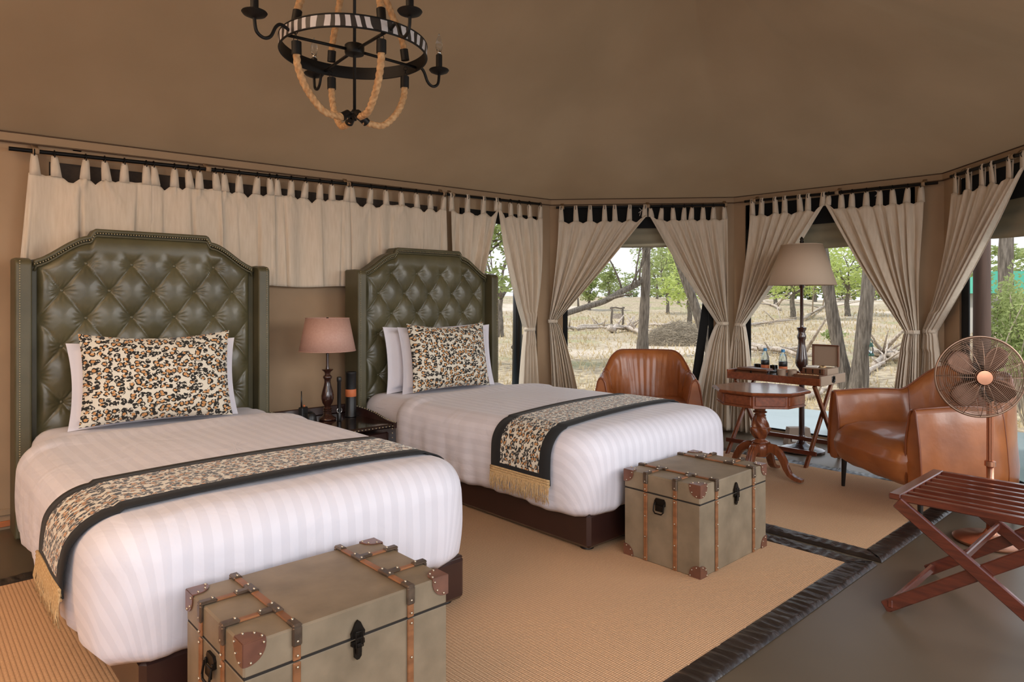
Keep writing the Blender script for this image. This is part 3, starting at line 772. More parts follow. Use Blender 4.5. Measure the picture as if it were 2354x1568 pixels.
def runner(x0, y0, y1, skew, left_hang, right_hang, label, bendl=0, dl=0, dr_=0):
    xa, xb = x0-.05-dl, x0+1.40-dr_; path = []
    # walk from the left hem up, over, and down the right side
    inner0, inner1 = xa+RR, xb-RR; n = 26
    for j in range(n, 0, -1):
        d = left_hang*j/n; o, z = side_pt(d); path.append((inner0-o, z, -d))
    for j in range(41):
        x = inner0+(inner1-inner0)*j/40; path.append((x, ZT+.022*(1-((x-(xa+xb)/2)/.72)**2)+.001, x-inner0))
    for j in range(1, n+1):
        d = right_hang*j/n; o, z = side_pt(d); path.append((inner1+o, z, inner1-inner0+d))
    def strip(a, b, i0, i1, lift, uvs=False, amp=1):
        P = []; UV = []
        for i in range(i0, i1):
            x, z, s = path[i]; p, q = path[max(0, i-1)], path[min(len(path)-1, i+1)]; tx, tz = q[0]-p[0], q[1]-p[1]; h = math.hypot(tx, tz); nx, nz = -tz/h, tx/h
            hang = max(0, -s); L = lift+.012+.010*smooth(hang/.3)*amp
            row = []; uvr = []
            for k in range(9):
                y = a+(b-a)*k/8+skew*(x-inner0)+bendl*smooth(hang/.35)*.10
                w_ = .003*math.sin(s*14+(a+(b-a)*k/8)*12)*smooth(hang/.2)
                row.append((x+nx*(L+w_), y, z+nz*(L+w_))); uvr.append((s, a+(b-a)*k/8))
            P.append(row); UV.append(uvr)
        return MB().grid(P, uv=UV)
    N = len(path); t = thing('bed_runner', label, 'bed runner', ((xa+xb)/2, (y0+y1)/2, ZT)); L = Vector(t.location)
    def put(mb, nm, m, **k):
        mb.v = [(p[0]-L.x, p[1]-L.y, p[2]-L.z) for p in mb.v]; return mb.build(nm, m, t, True, **k)
    put(strip(y0, y1, 0, N, 0), 'velvet_border', M['velvet'], solid=.006)
    put(strip(y0+.075, y1-.075, 4, N-2, .0038), 'leopard_panel', M['leop2'])
    # fringe at the left end
    fr = MB(); rr = random.Random(5); x, z, s = path[0]
    ny = 130
    for k in range(ny):
        y = y0+(y1-y0)*k/(ny-1)+skew*(x-inner0)+bendl*.10; x1 = x-.024
        P = [Vector((x1-.002, y, z+.03)), Vector((x1-.008, y+rr.uniform(-.003, .003), z-.02)), Vector((x1-.010+rr.uniform(-.006, .004), y+rr.uniform(-.008, .008), z-.055)), Vector((x1-.008+rr.uniform(-.008, .006), y+rr.uniform(-.012, .012), z-.085-rr.uniform(0, .02)))]
        fr.tube([p-L for p in P], [.0022, .0024, .0022, .0012], 4)
    for dz in (.025, .012, -.003): fr.tube([Vector((x-.027, y0+(y1-y0)*k/20+skew*(x-inner0)+bendl*.10, z+dz))-L for k in range(21)], .006, 6)
    fr.build('gold_fringe', M['fringe'], t, True, kind='stuff')
runner(2.55, 2.42, 2.88, .12, .34, .30, 'leopard print runner with black border and gold fringe across the right bed')
runner(.50, 2.42, 2.88, .0, .33, .10, 'leopard print runner with black border across the left bed', bendl=1, dl=.03, dr_=.055)

def cushion(name, label, c, wd, ht, th, tilt, rz, m, flange=0, seed=0):
    rr = random.Random(seed); n = 44; F_, B_ = [], []; UV = []
    for i in range(n+1):
        u = -1+2*i/n; rf = []; rb = []; uvr = []
        for j in range(n+1):
            v = -1+2*j/n
            x = wd/2*u*(1-.055*(1-v*v)); z = ht/2*v*(1-.07*(1-u*u))
            e = (1-abs(u)**2.6)*(1-abs(v)**2.6); h = th/2*max(0, e)**.55
            h *= 1+.05*math.sin(u*5+seed)*math.sin(v*4+seed)
            if flange and (abs(u) > .90 or abs(v) > .86): h = min(h, .004)
            z += -.02*(1-u*u)*max(0, v) if seed % 2 else 0
            rf.append((x, -h-.002, z)); rb.append((x, h+.002, z)); uvr.append((x, z))
        F_.append(rf); B_.append(rb[::-1]); UV.append(uvr)
    mb = MB(); mb.grid(F_, uv=UV); mb.grid(B_, uv=[r[::-1] for r in UV])
    o = mb.build(name, m, smooth=True)
    o.location = c; o.rotation_euler = (tilt, 0, rz)
    return tag(o, label, 'pillow' if m is M['white'] else 'cushion')
T = -.14
cushion('leopard_cushion', 'leopard print cushion leaning on white pillows on the left bed', (1.10, 4.115, .875), .76, .50, .17, -.20, -.14, M['leop'], seed=1)
cushion('white_pillow', 'white flanged pillow directly behind the leopard cushion on the left bed', (1.125, 4.235, .835), .88, .47, .16, -.15, -.04, M['white'], .04, 2)
cushion('white_pillow', 'rear white pillow against the left headboard', (1.12, 4.36, .82), .78, .43, .15, -.10, .02, M['white'], 0, 4)
cushion('leopard_cushion', 'leopard print cushion leaning on white pillows on the right bed', (3.15, 4.13, .875), .71, .51, .17, -.18, -.05, M['leop'], seed=3)
cushion('white_pillow', 'front white pillow behind the leopard cushion on the right bed', (3.22, 4.24, .85), .90, .50, .15, -.14, .0, M['white'], .04, 6)
cushion('white_pillow', 'rear white flanged pillow against the right headboard', (3.17, 4.36, .85), .94, .50, .15, -.10, .05, M['white'], .04, 8)

# ------------------------------------------------------------------ trunks
def make_trunk(cx, cy, label):
    t = thing('storage_trunk', label, 'trunk', (cx, cy, .013)); L, W_, H = .632, .435, .428; zs = H-.088
    MB().box((0, 0, zs/2-.001), (L, W_, zs-.002), .004).build('trunk_body', M['trunk'], t)
    lid = MB().box((0, 0, (zs+H)/2), (L, W_, H-zs-.001), .005).build('lid', M['trunk'], t)
    MB().box((0, 0, zs), (L-.004, W_-.004, .01)).build('lid_gap', M['trunkd'], t)
    sw, st = .022, .007; sx_, sy_ = .178, .085
    def strap(mb_c, d): MB().box(mb_c, d, .0025).build('wood_strap', M['strapw'], t)
    for s in (-1, 1):
        strap((s*sx_, 0, H+st/2), (sw, W_-.01, st))
        for f in (-1, 1):
            strap((s*sx_, f*(W_/2+st/2), zs/2), (sw, st, zs-.006)); strap((s*sx_, f*(W_/2+st/2), (zs+H)/2), (sw, st, H-zs-.004))
            strap((f*(L/2+st/2), s*sy_, zs/2), (st, sw, zs-.006)); strap((f*(L/2+st/2), s*sy_, (zs+H)/2), (st, sw, H-zs-.004))
            xa, xb = f*sx_, f*L/2; strap(((xa+xb)/2, s*sy_, H+st/2-.0005), (abs(xb-xa), sw*.9, st))
    # metal caps over the edges and T plates
    rv = MB()
    def riv(p, r=.0042): rv.ball(p, r, 7, 4)
    for s in (-1, 1):
        for f in (-1, 1):
            mb = MB(); mb.box((s*sx_, f*(W_/2-.012), H+.0055), (sw+.005, .045, .011), .004); mb.box((s*sx_, f*(W_/2+.005), H-.022), (sw+.005, .012, .052), .004); mb.build('metal_cap', M['capm'], t)
            mb = MB(); mb.box((f*(L/2-.014), s*sy_, H+.0055), (.05, sw+.004, .011), .004); mb.box((f*(L/2+.005), s*sy_, H-.022), (.012, sw+.004, .050), .004); mb.build('metal_cap', M['capm'], t)
            mb = MB(); mb.box((f*sx_, s*sy_, H+.0065), (sw+.004, .06, .010), .003); mb.box((f*(sx_+.028), s*sy_, H+.0060), (.040, sw+.003, .009), .003); mb.build('junction_plate', M['capm'], t)
            for dy in (-.022, .022): riv((f*sx_, s*sy_+dy, H+.012))
            riv((f*(sx_+.042), s*sy_, H+.011)); riv((s*sx_, f*(W_/2-.024), H+.012)); riv((f*(L/2-.028), s*sy_, H+.012))
            for z in (H-.034, zs+.016, zs-.014, zs*.66, zs*.36, .02):
                riv((s*sx_, f*(W_/2+st+.002), z)); riv((f*(L/2+st+.002), s*sy_, z))
    # leather corners
    def quarter(R, n=9): return [(0, 0)]+[(R*math.cos(PI/2*i/n)*(1+.10*math.sin(PI*i/n)), R*math.sin(PI/2*i/n)*(1+.10*math.sin(PI*i/n))) for i in range(n+1)]
    for a in (-1, 1):
        for b in (-1, 1):
            for c in (0, 1):
                C = Vector((a*L/2, b*W_/2, H if c else 0)); mb = MB(); q = quarter(.058); zsn = -1 if c else 1
                e = .004
                planes = [(Vector((-a, 0, 0)), Vector((0, -b, 0)), Vector((0, 0, -zsn))), (Vector((-a, 0, 0)), Vector((0, 0, zsn)), Vector((0, b, 0))), (Vector((0, -b, 0)), Vector((0, 0, zsn)), Vector((a, 0, 0)))]
                for e1, e2, nn in planes:
                    o0 = C-e1*e*.55-e2*e*.55; k = len(q)
                    vs = [o0+e1*x+e2*y+nn*.0005 for x, y in q]+[o0+e1*x+e2*y+nn*e for x, y in q]
                    fl = e1.cross(e2).dot(nn) > 0
                    fs = [tuple(range(k)), tuple(range(k, 2*k))]+[(i, (i+1) % k, k+(i+1) % k, k+i) for i in range(k)]
                    if c == 0 and nn.z != 0: continue
                    mb.add(vs, fs)
                    for i in (2, 5, 8):
                        x, y = q[i]; riv(o0+e1*x*.88+e2*y*.88+nn*.005, .0038)
                mb.build('leather_corner', M['corner'], t)
    rv.build('rivets', M['rivet'], t, True, kind='stuff')
    # latch on the front
    mb = MB(); y = -W_/2-.003
    Mr = Matrix(((1, 0, 0), (0, 0, -1), (0, 1, 0)))
    pl = [(-.008, .045), (0, .052), (.008, .045), (.016, .028), (.022, .018), (.020, .004), (-.020, .004), (-.022, .018), (-.016, .028)]
    mb.prism([(p[0], p[1]+zs) for p in pl], -y-.004+.004, -y+.006, Mr)
    pl = [(-.020, -.004), (.020, -.004), (.021, -.016), (.012, -.022), (.011, -.050), (.004, -.058), (-.004, -.058), (-.011, -.050), (-.012, -.022), (-.021, -.016)]
    mb.prism([(p[0], p[1]+zs) for p in pl][::-1], -y, -y+.006, Mr)
    lt = mb.build('latch', M['darkm'], t)
    mb = MB(); mb.tube([(-.011, y-.012, zs+.022), (-.011, y-.014, zs-.020), (.011, y-.014, zs-.020), (.011, y-.012, zs+.022), (-.011, y-.012, zs+.022)], .002, 6)
    mb.box((0, y-.010, zs-.026), (.018, .008, .03), .003); mb.box((0, y-.013, zs+.004), (.020, .004, .006), .001); mb.build('hasp', M['darkm'], lt)
    # handle on each end
    for s in (-1, 1):
        x = s*(L/2+.003); mb = MB(); Mh = Matrix(((0, 0, s), (1, 0, 0), (0, 1, 0)))
        z0 = zs-.045
        mb.prism([(-.030, z0+.018), (-.022, z0+.030), (.022, z0+.030), (.030, z0+.018), (.030, z0-.002), (-.030, z0-.002)], abs(x)-.003, abs(x)+.005, Mh)
        for e in (-1, 1): mb.box((x+s*.004, e*.026, z0+.004), (.012, .010, .016), .002)
        hd = mb.build('handle_plate', M['darkm'], t)
        mb = MB(); mb.tube([(x+s*.010, -.028, z0+.004), (x+s*.016, -.028, z0-.030), (x+s*.018, -.018, z0-.040), (x+s*.018, .018, z0-.040), (x+s*.016, .028, z0-.030), (x+s*.010, .028, z0+.004)], .0035, 7)
        mb.box((x+s*.008, 0, z0-.016), (.005, .046, .03), .002); mb.build('bail_handle', M['darkm'], hd)
    return t
make_trunk(.960, 1.905, 'sage green strapped trunk in the foreground at the foot of the left bed')
make_trunk(3.056, 1.917, 'sage green strapped trunk at the foot of the right bed')

# ------------------------------------------------------------------ nightstand and what stands on it
NZ = .47
t = thing('nightstand', 'glossy espresso nightstand with brass nailheads between the two beds', 'nightstand', (2.20, 4.20, 0))
MB().box((0, .02, .22), (.56, .60, .38), .012).build('cabinet_body', M['brownl'], t)
MB().box((0, .0, NZ-.014), (.60, .66, .028), .008).build('glossy_top', M['stand'], t)
for s in (-1, 1):
    for y in (-.24, .28): MB().lathe([(.018, .013), (.025, .04), (.02, .05)], 10, (s*.24, y, 0)).build('foot', M['blackw'], t, True)
MB().box((0, .325, NZ+.030), (.60, .018, .06), .005).build('back_rail', M['brownl'], t)
nm = MB()
for s in (-1, 1):
    prof = [(.33, NZ+.062), (.20, NZ+.06), (.05, NZ+.055), (-.08, NZ+.042), (-.18, NZ+.022), (-.26, NZ+.012), (-.335, NZ+.008)]
    n = len(prof); vs = []
    for dx in (-.013, .013):
        for y, z in prof: vs.append((s*.290+dx, y, z))
        for y, z in prof[::-1]: vs.append((s*.290+dx, y, NZ-.03))
    k = 2*n; mb = MB(); mb.add(vs, [tuple(range(k)), tuple(range(k, 2*k))[::-1]]+[(i, k+i, k+(i+1) % k, (i+1) % k) for i in range(k)]); mb.build('side_rail', M['brownl'], t)
    for i in range(26):
        f = i/25*(n-1); a = int(min(f, n-2)); y = prof[a][0]+(prof[a+1][0]-prof[a][0])*(f-a); z = prof[a][1]+(prof[a+1][1]-prof[a][1])*(f-a)
        nm.ball((s*.290, y, z+.001), .005, 6, 4)
    for i in range(14): nm.ball((s*.265, -.337, .05+i*.03), .0045, 6, 4)
for i in range(22): nm.ball((-.27+.54*i/21, -.335, NZ-.014), .0045, 6, 4)
nm.build('nailheads', M['nail'], t, True, kind='stuff')
dr = MB().box((0, -.287, .34), (.50, .02, .14), .005).build('drawer', M['brownl'], t)
MB().ball((0, -.306, .34), .014, 12, 8).build('knob', M['nail'], dr, True)
dr = MB().box((0, -.287, .17), (.50, .02, .16), .005).build('drawer', M['brownl'], t)
MB().ball((0, -.306, .17), .014, 12, 8).build('knob', M['nail'], dr, True)

def shade(t, r0, r1, z0, z1, m, nm='lamp_shade'):
    mb = MB(); n = 48; P = []
    for i in range(n):
        a = 2*PI*i/n; P.append([(r0*math.cos(a), r0*math.sin(a), z0), ((r0+r1)/2*math.cos(a), (r0+r1)/2*math.sin(a), (z0+z1)/2), (r1*math.cos(a), r1*math.sin(a), z1)])
    s = mb.grid(P, True).build(nm, m, t, True, solid=.003)
    q = MB(); q.ring((0, 0, z0), r0+.001, .003, n=48, k=6); q.ring((0, 0, z1), r1+.001, .003, n=48, k=6); q.build('shade_trim', m, s, True); return s
t = thing('table_lamp', 'dark turned wooden table lamp with dusty pink shade on the nightstand', 'table lamp', (2.225, 4.31, NZ))
pr = [(.055, 0), (.060, .006), (.058, .014), (.045, .022), (.030, .034), (.024, .045), (.030, .050), (.024, .056), (.030, .064), (.024, .071), (.030, .080), (.020, .090), (.022, .100), (.034, .118), (.042, .145), (.043, .168), (.036, .200), (.026, .235), (.021, .262), (.022, .280), (.029, .290), (.031, .298), (.026, .306), (.018, .312), (.018, .322), (.022, .332), (.036, .344), (.040, .350), (.012, .353), (.009, .38), (.009, .46)]
MB().lathe(pr, 28).build('turned_stem', M['lampw'], t, True, autosmooth=50)
shade(t, .190, .146, .480, .705, M['shade1'])
MB().lathe([(.006, .45), (.006, .69), (.010, .695), (.008, .71)], 10).build('harp', M['darkm'], t, True)
MB().ball((0, 0, .56), .03, 12, 8, (1, 1, 1.3)).build('bulb', M['paper'], t, True)
t = thing('canister', 'tall black canister with orange band on the nightstand', 'canister', (2.405, 4.31, NZ))
MB().lathe([(.036, 0), (.040, .004), (.040, .010), (.037, .014), (.037, .30), (.039, .304), (.039, .318), (.034, .322)], 28).build('tube', M['black'], t, True, autosmooth=40)
MB().lathe([(.0375, .145), (.0385, .147), (.0385, .195), (.0375, .197)], 28).build('orange_band', M['orange'], t, True, autosmooth=40)
t = thing('torch', 'slim black flashlight standing upright in front of the table lamp', 'flashlight', (2.255, 4.20, NZ))
MB().lathe([(.013, 0), (.015, .003), (.015, .05), (.011, .06), (.013, .07), (.013, .27), (.016, .275), (.016, .30), (.012, .305)], 16).build('barrel', M['black'], t, True, autosmooth=40)
MB().ring((0, -.004, .075), .018, .003, n=16, k=6, M=Matrix(((1, 0, 0), (0, 0, -1), (0, 1, 0)))).build('wire_loop', M['chrome'], t, True)
t = thing('walkie_talkie', 'black walkie talkie with short antenna in its charger on the nightstand', 'radio', (1.985, 4.18, NZ), .5)
MB().box((0, 0, .065), (.062, .036, .13), .006).build('radio_body', M['black'], t)
MB().box((0, -.018, .075), (.036, .004, .03), .002).build('speaker_grille', M['iron'], t)
MB().tube([(-.018, 0, .13), (-.018, 0, .17), (-.019, .0, .235)], [.006, .0045, .003], 8).build('antenna', M['black'], t, True)
MB().lathe([(.007, .128), (.007, .142)], 10, (.010, 0, 0)).build('volume_knob', M['orange'], t, True)
t = thing('charger_dock', 'low round black charger dock beside the walkie talkie', 'charger', (2.075, 4.27, NZ), .2)
MB().lathe([(.045, 0), (.048, .006), (.042, .05), (.030, .068), (.010, .072)], 24).build('dock', M['black'], t, True, autosmooth=40)
MB().ring((0, -.012, .055), .026, .004, n=20, k=6, M=Matrix(((1, 0, 0), (0, .5, -.86), (0, .86, .5)))).build('dock_ring', M['iron'], t, True)

# ------------------------------------------------------------------ armchairs
def make_armchair(loc, rz, label, ws=1):
    t = thing('armchair', label, 'armchair', (loc[0], loc[1], .013), rz)
    # plan path (local front is -Y), centre line of the outer skin
    a, yb, yf, R = .44*ws, .40, -.37, .34; path = []
    ns = 18
    for i in range(ns): path.append((-a, yf+(yb-R-yf)*i/ns, -1, 0))
    for i in range(31):
        an = PI-PI/2*i/30; e = .75; cx_, cy_ = math.cos(an), math.sin(an)
        path.append((-(a-R)+R*cx_, yb-R+R*cy_, cx_, cy_))
    q = [(-x, y, -nx, ny) for x, y, nx, ny in path][::-1]
    mid = [(-(a-R)+(2*(a-R))*i/8, yb, 0, 1) for i in range(1, 8)]
    path = path+mid+q; n = len(path)
    def H(x, y):
        back = smooth((y-.10)/.26); arm = .655+.012*math.cos((y+.1)*6); h = arm+(.835-arm)*back
        return h
    P = []; D = 0; pos = []; 
    for i in range(1, n): pos.append(0)
    for i, (x, y, nx, ny) in enumerate(path):
        h = H(x, y); back = smooth((y-.05)/.2)
        # back pleats only on the inner side
        plz = lambda z: .012*abs(math.sin(x/(.25+.75*z)*PI/.075))*back*(abs(x) < .34)
        fr = smooth((y-yf)/.03)
        wrk = .0012*math.sin(i*.9)
        prof = [(.005, .19), (.030, .21), (.034, .30), (.022, .45), (.006, h-.10), (-.008, h-.03), (-.020, h-.004), (-.032, h), (-.050, h-.006), (-.066+plz(h)*.4, h-.035), (-.078+plz(h-.1), h-.10), (-.086+plz(h-.17), .66*(h-.1)+.34*.46), (-.092+plz(.56), .33*(h-.1)+.67*.46), (-.098+plz(.46), .46), (-.10, .36), (-.09, .22), (-.04, .19)]
        row = []
        for o, z in prof:
            if z > .5: o += wrk
            taper = -.03*back*(z-.4)  # back leans
            row.append((x+nx*o, y+ny*(o+ (.07*(z-.45) if z > .45 else 0)*back), z))
        P.append(row)
    mb = MB().grid(P, False, True); k = len(P[0])
    mb.f.append(tuple(range(k))); mb.f.append(tuple((n-1)*k+j for j in range(k))[::-1])
    sh = mb.build('shell', M['tanl'], t, True, autosmooth=70)
    for e in (0, n-1):
        mb = MB().tube([Vector(p)+Vector((0, -.004, 0)) for p in P[e][1:16]], .007, 7); mb.build('front_piping', M['tanp'], sh, True)
    MB().tube([Vector(r[7])+Vector((0, 0, .002)) for r in P], .006, 7).build('top_piping', M['tanp'], sh, True)
    # seam between arms and back, outside
    for s in (-1, 1):
        i = int(ns+6) if s < 0 else n-1-int(ns+6)
        MB().tube([Vector(p) for p in P[i][1:13]], .0035, 6).build('seam', M['tanp'], sh, True)
    # seat: plump cushion rolling down to the floor side
    G = []
    nu, nv = 40, 44
    prof = [(.28, .42), (.20, .445), (.05, .458), (-.12, .468), (-.26, .466), (-.36, .445), (-.425, .40), (-.452, .34), (-.445, .28), (-.415, .225), (-.36, .19), (-.25, .175), (.0, .17), (.28, .17)]
    # densify
    pp = []
    for i in range(len(prof)-1):
        for j in range(4):
            f = j/4; pp.append((prof[i][0]*(1-f)+prof[i+1][0]*f, prof[i][1]*(1-f)+prof[i+1][1]*f))
    pp.append(prof[-1]); mcx, mcz = -.08, .30
    for i in range(nu+1):
        u = -1+2*i/nu; e = (1-abs(u)**5)**.5 if abs(u) < 1 else 0; s = .80+.20*e; row = []
        for y, z in pp:
            yy = mcy = -.08+(y+.08)*(s if y < -.1 else 1); zz = .31+(z-.31)*s; wr = .003*math.sin(u*9+z*20)
            row.append((u*.355, yy+.05*abs(u)**2*(1 if y < -.3 else 0)*0, zz+wr))
        G.append(row)
    mb = MB().grid(G); k = len(pp); mb.f.append(tuple(range(k))[::-1]); mb.f.append(tuple(nu*k+j for j in range(k)))
    mb.build('seat', M['tanl'], t, True, autosmooth=60)
    for x, y in ((-.38, -.31), (.38, -.31), (-.33, .30), (.33, .30)):
        MB().tube([(x, y, .24), (x*1.02, y*1.02, 0)], [.020, .012], 10).build('leg', M['blackw'], t, True, autosmooth=40)
    return t
make_armchair((4.75, 3.46), math.atan2(-.60, -.80)+PI/2, 'cognac leather armchair behind the right bed, in front of the middle window', .92)
make_armchair((4.865, 1.385), math.atan2(.61, -.79)+PI/2, 'cognac leather armchair at the right, behind the pedestal fan')

# ------------------------------------------------------------------ octagonal side table
t = thing('side_table', 'octagonal mahogany pedestal side table with barley twist column', 'side table', (4.67, 2.40, .013), math.radians(41)); ZH = .648
def octa(r): return [(r*math.cos(PI/8+i*PI/4), r*math.sin(PI/8+i*PI/4)) for i in range(8)]
mb = MB(); prf = [(.318, ZH-.026), (.338, ZH-.020), (.345, ZH-.010), (.338, ZH-.002), (.325, ZH)]
P = [[(r*math.cos(PI/8+i*PI/4), r*math.sin(PI/8+i*PI/4), z) for r, z in prf] for i in range(8)]
mb.grid(P, True); mb.f.append(tuple(i*5+4 for i in range(8))); mb.f.append(tuple(i*5 for i in range(8))[::-1]); mb.build('octagonal_top', M['mahog'], t)
MB().prism(octa(.300), ZH-.105, ZH-.024).build('apron_core', M['mahog'], t)
for i in range(8):
    a0, a1 = PI/8+i*PI/4, PI/8+(i+1)*PI/4; p = Vector((math.cos(a0), math.sin(a0), 0))*.303; q = Vector((math.cos(a1), math.sin(a1), 0))*.303
    MB().beam(p.lerp(q, .06)+Vector((0, 0, ZH-.063)), p.lerp(q, .94)+Vector((0, 0, ZH-.063)), .012, .066, .004).build('apron_panel', M['strapw'] if False else M['mahog'], t)
MB().prism(octa(.310), ZH-.112, ZH-.104).build('bottom_bead', M['mahogv'], t)
# twist column
P = []; nz, na = 60, 40
def colr(z):
    f = z; return .030+.028*math.sin(PI*min(1, max(0, (f)/1.0)))**.8+(.012 if f < .5 else 0)*math.sin(PI*f)
for j in range(nz+1):
    f = j/nz; z = .275+f*.175; row = []
    for i in range(na):
        a = 2*PI*i/na; r = colr(f)*(1+.13*math.sin(5*a+f*9)); row.append((r*math.cos(a), r*math.sin(a), z))
    P.append(row)
MB().grid(P, False, True).build('twisted_column', M['mahogv'], t, True)
MB().lathe([(.045, .448), (.036, .456), (.034, .462), (.048, .468), (.050, .474), (.038, .480), (.040, .500), (.055, .512), (.062, .532)], 24).build('column_neck', M['mahogv'], t, True, autosmooth=50)
MB().lathe([(.05, .15), (.062, .17), (.068, .21), (.062, .238), (.052, .246), (.060, .254), (.056, .264), (.040, .270), (.036, .279)], 24).build('column_base', M['mahogv'], t, True, autosmooth=50)
for k in range(4):
    an = math.radians(-86-41)+k*PI/2; d = Vector((math.cos(an), math.sin(an), 0)); side = Vector((-d.y, d.x, 0))
    cl = [(.03, .19, .075), (.065, .215, .07), (.105, .215, .062), (.145, .185, .054), (.172, .14, .048), (.192, .09, .042), (.215, .052, .036), (.245, .032, .032), (.275, .024, .028), (.305, .020, .020)]
    P = []
    for i, (r, z, h) in enumerate(cl):
        w_ = .027-.004*(i/9)+(.004 if i > 7 else 0); c = d*r+Vector((0, 0, z))
        dx, dz = (cl[min(i+1, 9)][0]-cl[max(i-1, 0)][0]), (cl[min(i+1, 9)][1]-cl[max(i-1, 0)][1]); L_ = math.hypot(dx, dz); N_ = d*(-dz/L_)+Vector((0, 0, dx/L_))
        P.append([c+side*(w_*sx_*(1 if abs(sx_) < 2 else 1))+N_*(h*sz_*.5) for sx_, sz_ in ((-1, -.8), (-.6, -1), (.6, -1), (1, -.8), (1, .8), (.6, 1), (.3, .86), (0, 1.02), (-.3, .86), (-.6, 1), (-1, .8))])
    mb = MB().grid(P, False, True); k_ = 11; mb.f.append(tuple(range(k_))); mb.f.append(tuple(9*k_+j for j in range(k_))[::-1])
    mb.build('cabriole_leg', M['mahogv'], t, True, autosmooth=45)

# ------------------------------------------------------------------ folding butler tray and what it carries
TX0, TX1, TY0, TY1 = 5.23, 5.69, 2.20, 2.98; TZ = .655
t = thing('tray_table', 'mahogany butler tray on folding crossed legs below the floor lamp', 'tray table', ((TX0+TX1)/2, (TY0+TY1)/2, 0)); cx, cy = t.location.x, t.location.y; w_, d_ = TX1-TX0, TY1-TY0
MB().box((0, 0, TZ-.008), (w_-.02, d_-.02, .012), .002).build('tray_board', M['mahog'], t)
MB().box((-w_/2, 0, TZ+.012), (.016, d_, .058), .003).build('tray_rim', M['mahog'], t)
MB().box((w_/2, 0, TZ+.012), (.016, d_, .058), .003).build('tray_rim', M['mahog'], t)
for s in (-1, 1):
    mb = MB(); zc = TZ+.020
    # end rim with a round hand hole: four blocks around a ring
    mb.box((-w_/4-.018, s*d_/2, zc), (w_/2-.036, .016, .074), .003); mb.box((w_/4+.018, s*d_/2, zc), (w_/2-.036, .016, .074), .003)
    mb.box((0, s*d_/2, zc+.030), (.075, .016, .014), .002); mb.box((0, s*d_/2, zc-.030), (.075, .016, .014), .002)
    mb.build('end_rim', M['taupe'] if s < 0 else M['mahog'], t)
    mb = MB(); mb.ring((0, s*(d_/2+.002), zc), .026, .008, M=Matrix(((1, 0, 0), (0, 0, -1), (0, 1, 0))), n=24, k=8); mb.build('hand_hole_ring', M['blackw'], t, True)
for y in (-d_/2+.06, d_/2-.06):
    MB().beam((-w_/2+.03, y, TZ-.02), (w_/2+.06, y, .0), .024, .034, .003).build('leg', M['mahogv'], t)
    MB().beam((w_/2-.03, y+.026, TZ-.02), (-w_/2-.07, y+.026, .0), .024, .034, .003).build('leg', M['mahogv'], t)
MB().beam((-w_/2-.02, -d_/2+.02, .12), (-w_/2-.02, d_/2, .12), .02, .034, .003, up=(0, 0, 1)).build('stretcher', M['redw'], t)
MB().beam((w_/2+.02, -d_/2+.02, .12), (w_/2+.02, d_/2, .12), .02, .034, .003).build('stretcher', M['redw'], t)
TT = TZ-.001
def mug(px, y, label, rz):
    p = (px, y, TT); t = thing('mug', label, 'mug', p, rz)
    MB().lathe([(.032, 0), (.038, .003), (.036, .03), (.034, .075), (.038, .082), (.036, .082), (.031, .075), (.031, .006), (.001, .005)], 24).build('cup', M['taupe'], t, True, autosmooth=50)
    MB().tube([(.034, 0, .07), (.052, 0, .072), (.062, 0, .058), (.060, 0, .03), (.038, 0, .014)], .004, 8).build('handle', M['chrome'], t, True)
def on_tray(px, x): return onplane_x(px, x).y
mug(5.35, on_tray(1797, 5.35), 'taupe mug with metal handle, left of the pair on the tray', YAW-PI+1.2)
mug(5.38, on_tray(1821, 5.38), 'taupe mug with metal handle, next to the open wooden box on the tray', YAW-PI+1.5)
def bottle(px, x, label):
    t = thing('water_bottle', label, 'bottle', (x, on_tray(px, x), TT))
    MB().lathe([(.030, 0), (.034, .006), (.034, .085), (.033, .09), (.034, .13), (.033, .150), (.024, .180), (.014, .198), (.013, .212)], 24).build('bottle_body', M['water'], t, True, autosmooth=50)
    MB().lathe([(.0345, .035), (.0352, .036), (.0352, .085), (.0345, .086)], 24).build('orange_label', M['orange'], t, True, label='orange lower label band')
    MB().lathe([(.0345, .087), (.0352, .088), (.0352, .125), (.0345, .126)], 24).build('dark_label', M['black'], t, True, label='black upper label band')
    MB().lathe([(.0155, .205), (.0155, .226), (.013, .229)], 16).build('cap', M['bluecap'], t, True, autosmooth=40)
bottle(1759, 5.58, 'left water bottle with blue cap and black and orange label on the tray')
bottle(1800, 5.55, 'right water bottle with blue cap and black and orange label on the tray')
def tumbler(px, x, label):
    t = MB().lathe([(.026, 0), (.030, .004), (.033, .085), (.0315, .085), (.028, .008), (.001, .007)], 20).build('drinking_glass', M['glass'], None, True); t.location = (x, on_tray(px, x), TT); tag(t, label, 'glass')
tumbler(1742, 5.60, 'clear drinking glass left of both water bottles'); tumbler(1779, 5.60, 'clear drinking glass between the two water bottles')
def lidbox(px0, px1, x, dep, h, label, name='wooden_box'):
    ya, yb = on_tray(px0, x), on_tray(px1, x); t = thing(name, label, 'box', (x+dep/2, (ya+yb)/2, TT)); L_ = abs(ya-yb)
    MB().box((0, 0, h*.3), (dep, L_, h*.6), .003).build('box_body', M['boxw'], t)
    l = MB().box((0, 0, h*.8), (dep, L_, h*.36), .012).build('box_lid', M['boxw'], t)
    MB().box((-dep/2-.002, 0, h*.6), (.004, .014, .022), .001).build('clasp', M['darkm'], t)
    return t
lidbox(1691, 1763, 5.30, .13, .075, 'long brown lidded wooden box at the left end of the tray')
